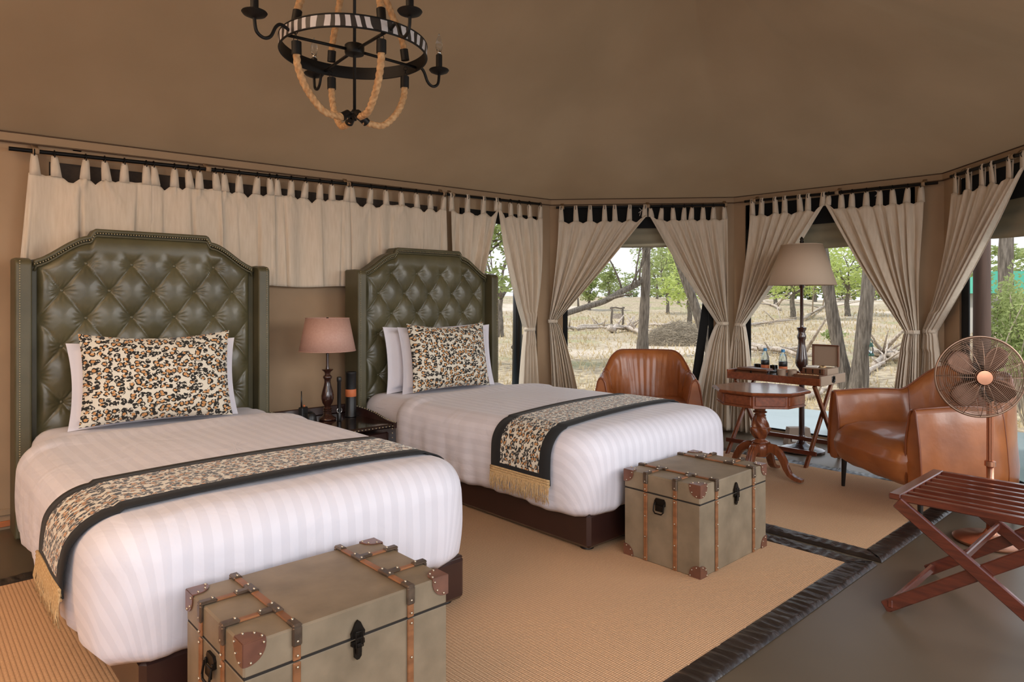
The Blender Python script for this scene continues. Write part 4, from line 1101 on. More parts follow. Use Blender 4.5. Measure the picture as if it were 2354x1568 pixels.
o = MB().lathe([(.035, 0), (.037, .01), (.037, .045), (.030, .062), (.012, .068)], 24).build('round_tin', M['blackw'], None, True); o.location = (5.31, on_tray(1776, 5.31), TT); tag(o, 'small dark round tin between the long box and the mugs', 'tin')
# open tea box with lid up, inner case and pulled-out drawer
yb_, ya_ = on_tray(1842, 5.42), TY0+.03
t = thing('tea_box', 'open taupe tea box with raised lid, inner drawer case and pulled drawer on the tray', 'tea box', (5.47, (ya_+yb_)/2, TT)); L_ = abs(yb_-ya_)
MB().box((.07, 0, .05), (.20, L_, .10), .003).build('case', M['taupe'], t)
MB().box((-.035, .01, .075), (.02, L_-.03, .045), .003).build('brown_front', M['boxw'], t)
for k in range(3): MB().box((-.047, (k-1)*L_*.28+.01, .078), (.006, .008, .03), .001).build('clasp', M['darkm'], t)
lid = MB().box((.185, 0, .19), (.012, L_+.01, .17), .002).build('raised_lid', M['taupe'], t)
for s in (-1, 1): MB().box((.172, s*(L_/2), .19), (.022, .012, .175), .002).build('lid_edge', M['boxw'], lid)
MB().box((.172, 0, .275), (.022, L_+.012, .012), .002).build('lid_edge', M['boxw'], lid)
dw = MB().box((-.115, 0, .030), (.13, L_, .006), .001).build('drawer_floor', M['blackw'], t)
for a, b in (((-.18, 0), (.008, L_)), ((-.115, L_/2), (.13, .008)), ((-.115, -L_/2), (.13, .008))): MB().box((a[0], a[1], .043), (b[0], b[1], .032), .001).build('drawer_wall', M['boxw'], dw)
for k in range(7): MB().box((-.12, -L_/2+.03+k*(L_-.06)/6, .042), (.10, .018, .016), .002, Matrix.Rotation(.3, 3, 'Y')).build('sachet', M['sachet'], t)
for k in range(4): MB().box((.04+.02*k, -L_*.18+.012*k, .108), (.05, .028, .010), .002, Matrix.Rotation(.3*k, 3, 'Z')).build('sachet', M['sachet'], t)
MB().box((.03, L_*.22, .108), (.06, .09, .014), .003, Matrix.Rotation(.2, 3, 'Z')).build('white_packet', M['paper'], t)

# ------------------------------------------------------------------ floor lamp
P0 = gd(1843, 5.80); 
t = thing('floor_lamp', 'tall dark turned floor lamp with beige conical shade by the right window', 'floor lamp', (P0.x, P0.y, 0))
MB().lathe([(.17, 0), (.185, .008), (.185, .022), (.16, .034), (.10, .050), (.05, .066), (.030, .09), (.024, .11), (.030, .13), (.022, .145)], 36).build('round_base', M['lampw'], t, True, autosmooth=50)
MB().lathe([(.0235, .14), (.0235, .68)], 20).build('lower_pole', M['lampw'], t, True, autosmooth=40)
MB().lathe([(.024, .68), (.024, .705), (.035, .715), (.040, .735), (.046, .76), (.044, .80), (.034, .85), (.026, .90), (.024, .93), (.034, .95), (.036, .965), (.028, .985), (.024, 1.0), (.038, 1.02), (.040, 1.03), (.014, 1.035)][:2]+[(.030, .712), (.046, .735), (.052, .76), (.049, .80), (.038, .86), (.030, .915), (.028, .955), (.036, .972), (.038, .99), (.030, 1.012), (.028, 1.03), (.038, 1.05), (.040, 1.065), (.016, 1.07), (.014, 1.085)], 28).build('turned_baluster', M['lampw'], t, True, autosmooth=60)
MB().lathe([(.014, 1.07), (.014, 1.40), (.022, 1.41), (.022, 1.45)], 16).build('upper_pole', M['lampw'], t, True, autosmooth=40)
shade(t, .275, .165, 1.43, 1.775, M['shade2'])
MB().ball((0, 0, 1.50), .045, 14, 9).build('bulb', M['paper'], t, True)
mb = MB(); mb.tube([(0, -.04, 1.44), (0, -.07, 1.55), (0, -.05, 1.72), (0, 0, 1.775), (0, .05, 1.72), (0, .07, 1.55), (0, .04, 1.44)], .003, 6); mb.build('harp', M['darkm'], t, True)
MB().lathe([(.006, 1.77), (.010, 1.785), (.018, 1.80), (.012, 1.815), (.016, 1.825), (.004, 1.845)], 12).build('finial', M['darkm'], t, True)
# power box standing at the foot of the lamp
p = gd(1834, 6.08)
t = thing('power_box', 'small beige power socket box on the floor beside the floor lamp', 'power box', (p.x, p.y, 0), YAW-PI/2)
vs = [(-.11, -.05, 0), (.11, -.05, 0), (.11, .06, 0), (-.11, .06, 0), (-.08, -.02, .15), (.10, -.02, .15), (.10, .06, .15), (-.08, .06, .15)]
MB().add(vs, [(3, 2, 1, 0), (4, 5, 6, 7), (0, 1, 5, 4), (1, 2, 6, 5), (2, 3, 7, 6), (3, 0, 4, 7)]).build('box_shell', M['taupe'], t)
for k in range(2): MB().box((-.045+k*.08, -.048, .055), (.06, .006, .045), .002, Matrix.Rotation(-.2, 3, 'X')).build('socket', M['paper'], t)

# ------------------------------------------------------------------ pedestal fan
t = thing('pedestal_fan', 'copper pedestal fan with round wire cage in front of the right armchair', 'fan', (*gd(2276, 3.62).xy, 0), 0)
fd = (-FW*.97-RT*.24).normalized(); fl = Vector((-fd.y, fd.x, 0)); up = Vector((0, 0, 1)); HZ = EYE-(866-HY)/F*3.55
fc = at(2253, 866, 3.50)-Vector(t.location)
MB().lathe([(.165, 0), (.172, .006), (.172, .016), (.155, .026), (.06, .036), (.035, .05), (.022, .07)], 40).build('base', M['copper'], t, True, autosmooth=50)
MB().lathe([(.018, .06), (.018, .42)], 20).build('lower_pole', M['copper'], t, True)
MB().lathe([(.026, .41), (.026, .435), (.019, .44)], 20).build('collar', M['copper'], t, True, autosmooth=40)
mb = MB(); mb.tube([(0, 0, .42), (0, 0, HZ-.10)], .012, 14)
for k in range(8):
    a = 2*PI*k/8; mb.tube([(.013*math.cos(a), .013*math.sin(a), .43), (.013*math.cos(a), .013*math.sin(a), HZ-.10)], .004, 6)
mb.build('fluted_pole', M['copper'], t, True, autosmooth=40)
MB().tube([(.02, .0, .42), (.026, -.004, .30), (.03, 0, .9-.3), (.02, 0, HZ-.12)][1:], .004, 6).build('power_cable', M['black'], t, True)
R3 = Matrix((fl, up, fd)).transposed()   # local x=fl, y=up, z=fan axis
mc = MB().lathe([(.03, -.12), (.055, -.11), (.062, -.06), (.062, -.03), (.03, -.02)], 24, fc, R3); mc.tube([(0, 0, HZ-.13), tuple(fc-fd*.09+Vector((0, 0, -.05)))], .022, 12); mc.build('motor', M['darkm'], t, True, autosmooth=50)
RC = .208
def cage(nm, prof, nsp, step):
    mb = MB()
    for r, z in prof: mb.ring(fc, r, .0011, n=56, k=4, M=R3) if False else mb.ring(fc+fd*z, r, .0013, n=60, k=4, M=R3)
    mb.build(nm, M['wire'], t, True)
import itertools
prof = []
for k in range(20):
    r = .044+.156*k/19; prof.append((r, .052-.050*((r-.03)/.18)**3))
cage('front_grille', prof, 0, 0)
cage('rear_grille', [(r, -.052+.050*((r-.03)/.18)**3) for r, z in prof[::1]], 0, 0)
mb = MB()
for k in range(16):
    a = 2*PI*k/16; d = fl*math.cos(a)+up*math.sin(a)
    for sg in (1, -1):
        mb.tube([fc+d*r+fd*(sg*(.052-.050*((max(r, .03)-.03)/.18)**3)) for r in (.03, .07, .11, .15, .18, .206)], .0018, 5)
mb.build('grille_spokes', M['wire'], t, True, kind='stuff')
mb = MB(); mb.ring(fc, RC, .006, n=64, k=8, M=R3); mb.build('cage_rim', M['wire'], t, True)
MB().lathe([(.036, .050), (.037, .054), (.036, .058), (.012, .060)], 36, fc, R3).build('hub_badge', M['copper'], t, True, autosmooth=40)
for k in range(4):
    a0 = math.radians(52+90*k); P = []
    for i in range(9):
        r = .035+.145*i/8; hw = .16+.62*math.sin(PI*min(1, .15+.75*i/8))*(.55 if r < .06 else .62)
        if i == 8: hw *= .72
        row = []
        for j in range(9):
            s = -1+2*j/8; a = a0+hw*s*(.6/ (0.6+r*2.2))*1.3; row.append(fc+fl*(r*math.cos(a))+up*(r*math.sin(a))+fd*(.018*s))
        P.append(row)
    MB().grid(P).build('blade', M['coppb'], t, True, solid=.002)
MB().lathe([(.032, -.02), (.032, .02), (.02, .028)], 24, fc, R3).build('blade_hub', M['coppb'], t, True, autosmooth=40)

# ------------------------------------------------------------------ luggage rack
t = thing('luggage_rack', 'folding reddish wooden luggage rack with slatted top at the bottom right', 'luggage rack', (3.34, .68, 0)); RZt = .50
X0, X1, Y0, Y1 = -.285, .285, -.30, .30
for y, nm_ in ((Y1, 'end_rail'), (Y0, 'end_rail')): MB().beam((X0-.01, y, RZt-.012), (X1+.01, y, RZt-.012), .045, .024, .004).build(nm_, M['redw'], t)
nS = 8
for i in range(nS):
    x = X0+.012+(X1-X0-.024)*i/(nS-1); MB().box((x, 0, RZt-.014), (.034 if i in (0, nS-1) else .026, Y1-Y0-.04, .020 if 0 < i < nS-1 else .028), .004).build('slat', M['redw'], t)
for s, x in ((-1, X0+.004), (1, X1-.004)):
    MB().beam((x-.012*s*0-.011, Y1-.01, RZt-.03), (x-.011, Y0-.03, .012), .022, .050, .004, up=(0, 0, 1)).build('leg', M['redw'], t)
    MB().beam((x+.012, Y0+.01, RZt-.03), (x+.012, Y1+.045, .012), .022, .050, .004).build('leg', M['redw'], t)
MB().beam((X0, Y1+.02, .035), (X1, Y1+.02, .035), .02, .034, .004).build('foot_rail', M['redw'], t)
MB().beam((X0, Y0-.01, .035), (X1, Y0-.01, .035), .02, .034, .004).build('foot_rail', M['redw'], t)
MB().beam((X0, .06, .30), (X1, .06, .30), .018, .03, .004).build('cross_rail', M['redw'], t)

# ------------------------------------------------------------------ chandelier
cp = gd(815, 2.80); t = thing('chandelier', 'black iron ring chandelier with rope swags and zebra print band', 'chandelier', (cp.x, cp.y, 2.34), YAW-PI/2)  # local x = picture right, y = away
RR_ = .298
P = []; UV = []; n = 96
def band(rad, z0, z1, uvk): return [[(rad*math.cos(2*PI*i/96), rad*math.sin(2*PI*i/96), z) for z in (z0, z1)] for i in range(97)], [[(rad*2*PI*i/96*uvk, z) for z in (z0, z1)] for i in range(97)]
a, b = band(RR_+.001, -.021, .021, 1); rg = MB(); P = []
for i in range(96):
    an = 2*PI*i/96; P.append([(r*math.cos(an), r*math.sin(an), z) for r, z in ((RR_, -.026), (RR_, .026), (RR_-.005, .026), (RR_-.005, -.026))])
rg.grid(P, True, True); ringo = rg.build('ring_band', M['iron'], t, True, autosmooth=40)
MB().grid(a, uv=b).build('zebra_strip', M['zebra'], ringo, True)
mb = MB(); mb.ring((0, 0, .024), RR_, .0035, n=72, k=6); mb.ring((0, 0, -.024), RR_, .0035, n=72, k=6); mb.build('rim_wire', M['iron'], ringo, True)
MB().tube([(0, 0, -.27), (0, 0, 1.28)], .0065, 10).build('centre_rod', M['iron'], t, True)
MB().lathe([(.02, -.024), (.038, -.020), (.040, -.014), (.040, .016), (.036, .020), (.016, .024)], 24).build('hub', M['iron'], t, True, autosmooth=50)
for k in range(4):
    an = math.radians(45+90*k-6); MB().tube([(0.03*math.cos(an), .03*math.sin(an), -.004), ((RR_-.004)*math.cos(an), (RR_-.004)*math.sin(an), -.010)], .0065, 8).build('spoke', M['iron'], t, True)
MB().lathe([(.008, -.295), (.010, -.285), (.018, -.278), (.030, -.272), (.030, -.264), (.014, -.258), (.010, -.25)], 16).build('bottom_plate', M['iron'], t, True)
def rope_path(pts, n=60):
    out = []
    for i in range(n+1):
        f = i/n; m = len(pts)-1; k = min(int(f*m), m-1); u = f*m-k
        p0, p1, p2, p3 = pts[max(k-1, 0)], pts[k], pts[k+1], pts[min(k+2, m)]
        out.append(.5*((2*p1)+(p2-p0)*u+(2*p0-5*p1+4*p2-p3)*u*u+(3*p1-p0-3*p2+p3)*u**3))
    return out
def rope(pts, r=.0138):
    path = rope_path([Vector(p) for p in pts], 130); L_ = sum((q-p).length for p, q in zip(path[:-1], path[1:])); mb = MB(); P = []; s = 0; prev = None
    for i, p in enumerate(path):
        tg = (path[min(i+1, len(path)-1)]-path[max(i-1, 0)]).normalized()
        if i: s += (p-path[i-1]).length
        nrm = tg.cross(Vector((0, 0, 1)) if abs(tg.z) < .95 else Vector((1, 0, 0))).normalized() if prev is None else (prev-tg*prev.dot(tg)).normalized(); prev = nrm; bn = tg.cross(nrm)
        row = []
        for k in range(24):
            a = 2*PI*k/24; rr_ = r*(.80+.26*abs(math.cos(1.5*(a-s*2*PI/.075)))); row.append(p+(nrm*math.cos(a)+bn*math.sin(a))*rr_)
        P.append(row)
    return mb.grid(P, False, True)
for k in range(4):
    an = math.radians(45+90*k+(-10 if k % 2 else 4)); c, s = math.cos(an), math.sin(an); f = lambda r, z: Vector((r*c, r*s, z))
    lo = rope([f(.268, -.085), f(.262, -.14), f(.225, -.215), f(.15, -.285), f(.07, -.292), f(.042, -.285)]).build('lower_rope', M['rope'], t, True)
    mb = MB(); mb.tube([f(.269, -.045), f(.268, -.095)], .019, 14); mb.build('rope_cap', M['iron'], lo, True, autosmooth=40)
    mb = MB(); mb.tube([f(.062, -.292), f(.03, -.272)], .0175, 12); mb.build('rope_cap', M['iron'], lo, True, autosmooth=40)
    mb = MB()
    for j in range(3): mb.ring(f(.272, -.036+.014*j), .008, .0016, n=12, k=5, M=Matrix.Rotation(PI/2, 3, 'X') @ Matrix.Rotation(PI/2*(j % 2), 3, 'Y'))
    mb.build('chain', M['iron'], lo, True)
    upr = rope([f(.268, .06), f(.25, .12), f(.19, .22), f(.11, .36), f(.05, .52), f(.03, .60)]).build('upper_rope', M['rope'], t, True)
    mb = MB(); mb.tube([f(.272, .028), f(.264, .075)], .018, 14); mb.build('rope_cap', M['iron'], upr, True, autosmooth=40)
MB().lathe([(.02, .58), (.05, .59), (.05, .61), (.02, .62)], 20).build('top_hub', M['iron'], t, True)
for k in range(4):
    an = math.radians((-50, 43, 128, 228)[k]); c, s = math.cos(an), math.sin(an); f = lambda r, z: Vector((r*c, r*s, z))
    arm = MB().tube(rope_path([f(.296, -.008), f(.33, .004), f(.352, -.012), f(.372, -.052), f(.40, -.066), f(.428, -.05), f(.436, -.01), f(.436, .006)], 40), .0065, 8).build('candle_arm', M['iron'], t, True)
    q = f(.436, 0); MB().lathe([(.006, -.004), (.022, .0), (.040, .008), (.046, .016), (.044, .019), (.014, .014)], 28, q).build('drip_pan', M['iron'], arm, True, autosmooth=50)
    MB().lathe([(.0145, .014), (.0145, .085), (.011, .088)], 16, q).build('candle_sleeve', M['iron'], arm, True, autosmooth=40)
    MB().lathe([(.010, .088), (.0105, .104)], 14, q).build('bulb_cap', M['chrome'], arm, True)
    MB().lathe([(.010, .104), (.0155, .122), (.0165, .134), (.012, .155), (.006, .172), (.001, .184)], 16, q).build('bulb', M['glass'], arm, True)

# ------------------------------------------------------------------ outdoors
GZ = -.15
def gz(x, y):
    d = math.hypot(x, y); az = math.degrees(math.atan2((x*RT.x+y*RT.y), (x*FW.x+y*FW.y)))
    h = GZ+.04*math.sin(x*.5)*math.sin(y*.43)*(d > 9)
    if d > 42: h += smooth((d-42)/38)*(1.75+.2*smooth((14-az)/10)-.35*smooth((az-18)/8))
    return h
P = []
for i in range(90):
    az = math.radians(-75+165*i/89); row = []
    for j in range(70):
        d = 5.0+195*(j/69)**2.4; dv = FW*math.cos(az)+RT*math.sin(az); x, y = dv.x*d, dv.y*d; row.append((x, y, min(gz(x, y), -.16) if d < 8.5 else gz(x, y)))
    P.append(row)
MB().grid(P).build('ground', M['ground'], smooth=True, kind='structure')

def leaves(mb, cen, rad, n, size, rr, flat=1.0, shell=.5):
    for _ in range(n):
        while True:
            q = Vector((rr.uniform(-1, 1), rr.uniform(-1, 1), rr.uniform(-1, 1)))
            if shell*shell < q.length_squared < 1: break
        p = Vector(cen)+Vector((q.x*rad[0], q.y*rad[1], q.z*rad[2])); a = Vector((rr.gauss(0, 1), rr.gauss(0, 1), rr.gauss(0, flat))).normalized(); b = a.cross(Vector((rr.gauss(0, 1), rr.gauss(0, 1), rr.gauss(0, 1)))).normalized()
        s = size*rr.uniform(.6, 1.3); mb.add([p-a*s, p+b*s*.45, p+a*s, p-b*s*.45], [(0, 1, 2, 3)])
def branchy(mb, p, d, L_, r, depth, rr, tips, spread=.6, n=3, upb=.15):
    pts = [p]; q = p.copy(); dd = d.copy(); rs = [r]
    k = 5
    for i in range(k):
        dd = (dd+Vector((rr.gauss(0, .12), rr.gauss(0, .12), rr.gauss(0, .08)+upb*.1))).normalized(); q = q+dd*L_/k; pts.append(q.copy()); rs.append(r*(1-.45*(i+1)/k))
    mb.tube(pts, rs, 6 if depth < 3 else 8)
    if depth == 0: tips.append(q.copy()); return
    for i in range(n):
        s = pts[rr.choice([2, 3, 4, 5]) if i else 5]
        nd = (dd+Vector((rr.gauss(0, spread), rr.gauss(0, spread), rr.gauss(0, spread*.6)+upb))).normalized()
        branchy(mb, s, nd, L_*rr.uniform(.55, .8), r*.5, depth-1, rr, tips, spread, n, upb)
def tree(px, D, h, r, label, lm, seed, lean=0, nleaf=30, lsize=.10, depth=3, crown=1.2, clear=.5, name='tree', spread=.6, bark=None, group=None, leanfw=0, cloud=0):
    rr = random.Random(seed); g = gd(px, D); g.z = gz(g.x, g.y)-.05; t = thing(name, label, 'tree', g, 0, group)
    mb = MB(); tips = []; H_ = h*clear; top = RT*lean+FW*leanfw+Vector((0, 0, H_)); pts = []; rs = []
    for i in range(15):
        f = i/14; pts.append(top*f+Vector((.10*r*math.sin(f*9+seed), .5*r*math.sin(f*6+seed), 0))+RT*(.35*r*math.sin(f*5+seed))); rs.append(r*(1.25-.25*min(1, f*6))*(1-.35*f)*(1+.05*math.sin(f*31)))
    P = []
    for i, p in enumerate(pts):
        P.append([p+Vector((math.cos(2*PI*k/18), math.sin(2*PI*k/18), 0))*rs[i]*(1+.07*math.sin(k*5.1+seed)+.05*math.sin(k*3+i*.7)) for k in range(18)])
    mb.grid(P, False, True); d = (pts[-1]-pts[-2]).normalized()
    for k in range(3): branchy(mb, pts[-1], (d+Vector((rr.gauss(0, .5), rr.gauss(0, .5), 0))).normalized(), h*(1-clear)*(.30 if cloud else .6), rs[-1]*.7, depth-1, rr, tips, spread)
    mb.build('trunk', bark or M['bark'], t, True)
    lb = MB()
    for tp in tips: leaves(lb, tp, (crown*.30*h/4, crown*.30*h/4, crown*.16*h/4), nleaf, lsize, rr, .5, 0)
    for _ in range(cloud):
        a = rr.uniform(0, 2*PI); q = rr.random()**.5; cz = rr.uniform(-1, 1); w_ = h*.30*crown/1.4*q*(1-.35*abs(cz)); leaves(lb, pts[-1]*1.0+Vector((w_*math.cos(a), w_*math.sin(a), h*(1-clear)*(.42+.48*cz))), (h*.10, h*.10, h*.045), nleaf, lsize, rr, .5, 0)
    if lb.v: lb.build('foliage', lm, t, kind='stuff')
    return t
# big trunk in the middle window with its long low limb
t = tree(1476, 18.2, 9, .135, 'tall grey tree trunk seen through the middle window above the armchair', M['leafd'], 21, lean=.20, nleaf=16, lsize=.09, clear=.5, depth=3)
B0 = Vector(t.location); mb = MB(); tips = []; rr = random.Random(3)
lim = [at(1480, 640, 18.3), at(1460, 655, 18.0), at(1425, 672, 17.6), at(1390, 692, 17.2), at(1340, 708, 16.8), at(1285, 727, 16.2), at(1230, 752, 15.6), at(1180, 800, 15.0)]
mb.tube([p-B0 for p in rope_path(lim, 40)], [.085-.0006*i for i in range(41)], 10)
mb.tube([p-B0 for p in rope_path([at(1395, 690, 17.2), at(1420, 682, 17.0), at(1455, 676, 16.8)], 12)], [.05-.0025*i for i in range(13)], 8)
for (px, py), dv in (((1462, 652), (.1, 0, 1)), ((1430, 668), (-.3, 0, .9)), ((1470, 645), (.0, .0, 1)), ((1450, 660), (.2, 0, .9)), ((1330, 710), (.1, 0, .7))):
    branchy(mb, at(px, py, 17.8)-B0, (RT*dv[0]+Vector((0, 0, dv[2]))).normalized(), 1.15, .030, 2, rr, tips, .7, 3)
mb.build('low_limb', M['bark'], t, True)
lb = MB()
for tp in tips: leaves(lb, tp, (.28, .28, .16), 12, .06, rr, .5, 0)
lb.build('sprigs', M['leafg'], t, kind='stuff')
# two near trunks in the right window
t1 = tree(1946, 11.2, 7, .108, 'left of two thick furrowed trunks in the window behind the floor lamp, leaning left', M['leafy'], 31, lean=-.73, nleaf=20, lsize=.07, clear=.60)
t2 = tree(1974, 10.9, 7, .118, 'right of two thick furrowed trunks in the window behind the floor lamp, leaning right', M['leafy'], 33, lean=.32, nleaf=20, lsize=.07, clear=.60)
tree(1648, 14.5, 7, .12, 'leaning dark trunk at the right edge of the middle window', M['leafg'], 35, lean=-1.3, nleaf=22, lsize=.08, clear=.55)
# named mid-distance trees
mids = [(1823, 46, 6.5, .2, 'slim tree beyond the pole of the floor lamp', 'leafy', 41), (1948, 48, 6.8, .2, 'bright green tree between the two thick trunks', 'leafy', 42), (1783, 60, 6, .18, 'pale green tree left of the floor lamp shade', 'leafy', 43),
        (1873, 66, 7, .18, 'light green tree behind the left furrowed trunk', 'leafy', 44), (2060, 52, 6, .18, 'small green tree left of the curtain tie at the right', 'leafy', 45), (1585, 40, 5.5, .15, 'bright green small tree at the right of the middle window', 'leafy', 46),
        (1535, 52, 7, .13, 'thin stemmed green tree right of the big middle trunk', 'leafg', 47), (1355, 56, 4.2, .14, 'low green bushy tree far left in the middle window', 'leafg', 48), (1400, 75, 4.0, .14, 'hazy low tree above the wooden sign frame', 'leafg', 49),
        (1560, 62, 7.5, .12, 'tall loose tree behind the brush mound', 'leafg', 50), (1510, 70, 7.5, .12, 'hazy tree just right of the big middle trunk', 'leafg', 51), (1905, 80, 8, .2, 'far tree high behind the lamp shade', 'leafy', 52), (2010, 84, 8, .2, 'far tree at the right of the lamp window', 'leafg', 53)]
for px, D, h, r, lb_, lm, sd in mids: tree(px, D, h, r, lb_, M[lm], sd, nleaf=18, lsize=.14, depth=3, crown=1.5, clear=.27, spread=.8, cloud=75)
proto = tree(1300, 95, 8, .2, 'hazy green tree in the distant belt of bush on the horizon', M['leafg'], 61, nleaf=16, lsize=.30, depth=2, crown=1.9, clear=.10, spread=.9, cloud=90, group='trees of the distant bush belt')
rr = random.Random(9)
for i in range(22):
    px = 1100+i*60+rr.uniform(-18, 18); D = rr.uniform(95, 125); g = gd(px, D); g.z = gz(g.x, g.y); c = copy_tree(proto); c.location = g; c.rotation_euler = (0, 0, rr.uniform(0, 6)); s = rr.uniform(.7, 1.15)
    if px < 1480: s *= .5
    c.scale = (s*1.2, s*1.2, s)
# leafy tree outside the narrow left window
tree(1115, 15, 5.5, .16, 'green leafy tree outside the narrow window beside the right headboard', M['leafg'], 71, nleaf=40, lsize=.08, depth=3, crown=1.6, clear=.35, cloud=50)
tree(1150, 26, 5.0, .14, 'grey leafless looking tree beyond the narrow window beside the right headboard', M['leafd'], 72, nleaf=14, lsize=.09, depth=3, crown=1.4, clear=.3)
# big leafy tree and shrub outside the far right window
tree(2318, 9.0, 6, .11, 'dark barked tree trunk wrapped in leaves outside the far right window', M['leafg'], 73, nleaf=22, lsize=.05, depth=3, crown=1.0, clear=.55)
def shrub(px, D, w, h, n, size, lm, label, seed, name='shrub', z0=0):
    rr = random.Random(seed); g = gd(px, D); g.z = gz(g.x, g.y); t = thing(name, label, 'shrub', g); mb = MB(); lb = MB()
    for k in range(16):
        a = rr.uniform(0, 2*PI); tip = Vector((math.cos(a)*w*rr.uniform(.2, 1), math.sin(a)*w*rr.uniform(.2, 1), h*rr.uniform(.6, 1))); m_ = tip*.5+Vector((rr.gauss(0, .08), rr.gauss(0, .08), .08))
        mb.tube(rope_path([Vector((0, 0, -.05)), m_, tip], 8), [.014-.0012*i for i in range(9)], 5)
        for f in (.35, .5, .65, .8, .92, 1): leaves(lb, m_.lerp(tip, (f-.3)/.7) if f > .3 else m_, (w*.28, w*.28, h*.14), n//96, size, rr, 1, 0)
    mb.build('stems', M['twig'], t, True); lb.build('foliage', lm, t, kind='stuff')
shrub(2325, 8.2, .34, 1.9, 3600, .026, M['leafg'], 'dense green shrub outside the far right window behind the fan', 81)
shrub(2365, 7.6, .42, 1.6, 3600, .026, M['leafg'], 'lower green shrub at the right picture edge beside the armchair', 82)
shrub(1920, 21, .5, .5, 600, .05, M['leafg'], 'small green seedling bush between the two furrowed trunks', 83)
# wooden post of the veranda, dark pole by the left window
p = gd(2257, 5.45); o = MB().tube([(p.x, p.y, -.014), (p.x+.004, p.y, 1.2), (p.x, p.y, 2.5)], [.066, .062, .060], 16).build('veranda_post', M['post'], smooth=True, loc=(p.x, p.y, 0)); tag(o, 'round brown wooden post just outside the far right window', 'post')
p = gd(1190, 7.1); o = MB().tube([(p.x-.02, p.y, -.014), (p.x, p.y, 1.2), (p.x, p.y, 2.4)], [.052, .05, .05], 16).build('veranda_post', M['blackw'], smooth=True, loc=(p.x, p.y, 0)); tag(o, 'dark post just outside the narrow window right of the right headboard', 'post')
# building with green roof far right
p = gd(2345, 28); t = thing('lodge_building', 'pale building with green canvas roof outside the far right window', 'building', (p.x, p.y, gz(p.x, p.y)), YAW-PI/2)
MB().box((1.0, 2, .85), (4.6, 3, 1.9), .02).build('wall', M['plaster'], t)
MB().box((1.0, .46, 1.62), (5.0, .08, .10), .01).build('beam', M['paper'], t)
MB().box((-.5, .47, 1.0), (.5, .05, .6), .01).build('window', M['netgrey'], t)
MB().box((.6, .47, 1.0), (.5, .05, .6), .01).build('window', M['netgrey'], t)
mb = MB(); mb.add([(-1.7, .1, 1.75), (3.7, .1, 1.75), (3.7, 4, 1.75), (-1.7, 4, 1.75), (0, 1.8, 2.75), (2.2, 1.8, 2.75)], [(0, 1, 5, 4), (1, 2, 5), (2, 3, 4, 5), (3, 0, 4), (3, 2, 1, 0)]); mb.build('roof', M['greenroof'], t)
# fallen logs and driftwood
def log(pa, pb, r, label, sd, D0=None, twigs=3, name='fallen_log', group=None):
    rr = random.Random(sd); a, b = Vector(pa), Vector(pb); a.z = gz(a.x, a.y)+r*.7; b.z = gz(b.x, b.y)+r*.9; mb = MB(); n = 10; pts = []; c = (a+b)/2
    for i in range(n+1): pts.append(a.lerp(b, i/n)+Vector((rr.gauss(0, r*.35), rr.gauss(0, r*.35), abs(rr.gauss(0, r*.4))))-c)
    mb.tube(pts, [r*(1-.5*i/n)*rr.uniform(.85, 1.1) for i in range(n+1)], 9)
    for k in range(twigs):
        s = pts[rr.randint(2, n-1)]; d = Vector((rr.gauss(0, 1), rr.gauss(0, 1), abs(rr.gauss(0, .7)))).normalized(); L_ = (b-a).length*rr.uniform(.12, .3)
        mb.tube([s, s+d*L_*.5+Vector((0, 0, .03)), s+d*L_+Vector((0, 0, rr.uniform(-.1, .1)*r))], [r*.45, r*.3, r*.12], 6)
    o = mb.build(name, M['dead'], smooth=True); o.location = c; tag(o, label, 'log', group)
def gp(px, py): D = (EYE-GZ)*F/(py-HY); return gd(px, D)
log(gp(1700, 795), gp(1872, 832), .10, 'long fallen log running left behind the water bottles', 91)
log(gp(1715, 808), gp(1850, 815), .07, 'thinner fallen log just in front of the long one behind the bottles', 92)
log(gp(1995, 812), gp(2090, 850), .13, 'thick fallen log right of the furrowed trunks', 93, twigs=5)
log(gp(2010, 850), gp(2060, 806), .08, 'pale forked branch lying across the thick log right of the trunks', 94, twigs=5)
log(gp(1990, 865), gp(2040, 838), .06, 'bleached branch on the ground nearest the right furrowed trunk', 95, twigs=4)
log(gp(1700, 752), gp(1830, 742), .10, 'bleached log bordering the pale path left of the lamp pole', 96, twigs=4)
log(gp(1845, 742), gp(1905, 726), .12, 'arched dead branch beside the pale path right of the lamp pole', 97, twigs=6)
log(gp(1735, 722), gp(1795, 732), .16, 'tangled dead branch pile on the far side of the path', 98, twigs=9)
log(gp(1285, 762), gp(1410, 757), .11, 'long pale log in the driftwood row left of the sign frame', 99)
log(gp(1330, 755), gp(1405, 750), .10, 'thin log lying on top of the driftwood row', 100)
log(gp(1400, 765), gp(1455, 760), .16, 'knotted driftwood heap at the foot of the sign frame', 101, twigs=9)
log(gp(1440, 760), gp(1475, 772), .13, 'driftwood between the sign frame and the big middle trunk', 102, twigs=7)
log(gp(1495, 750), gp(1550, 752), .10, 'log right of the big middle trunk before the brush mound', 103)
log(gp(1925, 712), gp(1960, 716), .12, 'dark log on the ground behind the two furrowed trunks', 104)
log(gp(1285, 699), gp(1390, 700), .25, 'dark fallen trunk on the rise at the far left of the middle window', 105)
log(gp(2030, 720), gp(2090, 722), .10, 'small log far out right of the furrowed trunks', 106)
log(gp(1740, 905), gp(1800, 925), .05, 'grey branch on the ground seen under the tray table', 107)
log(gp(1850, 915), gp(1905, 900), .06, 'pale branch on the ground just beyond the deck behind the tray', 108)
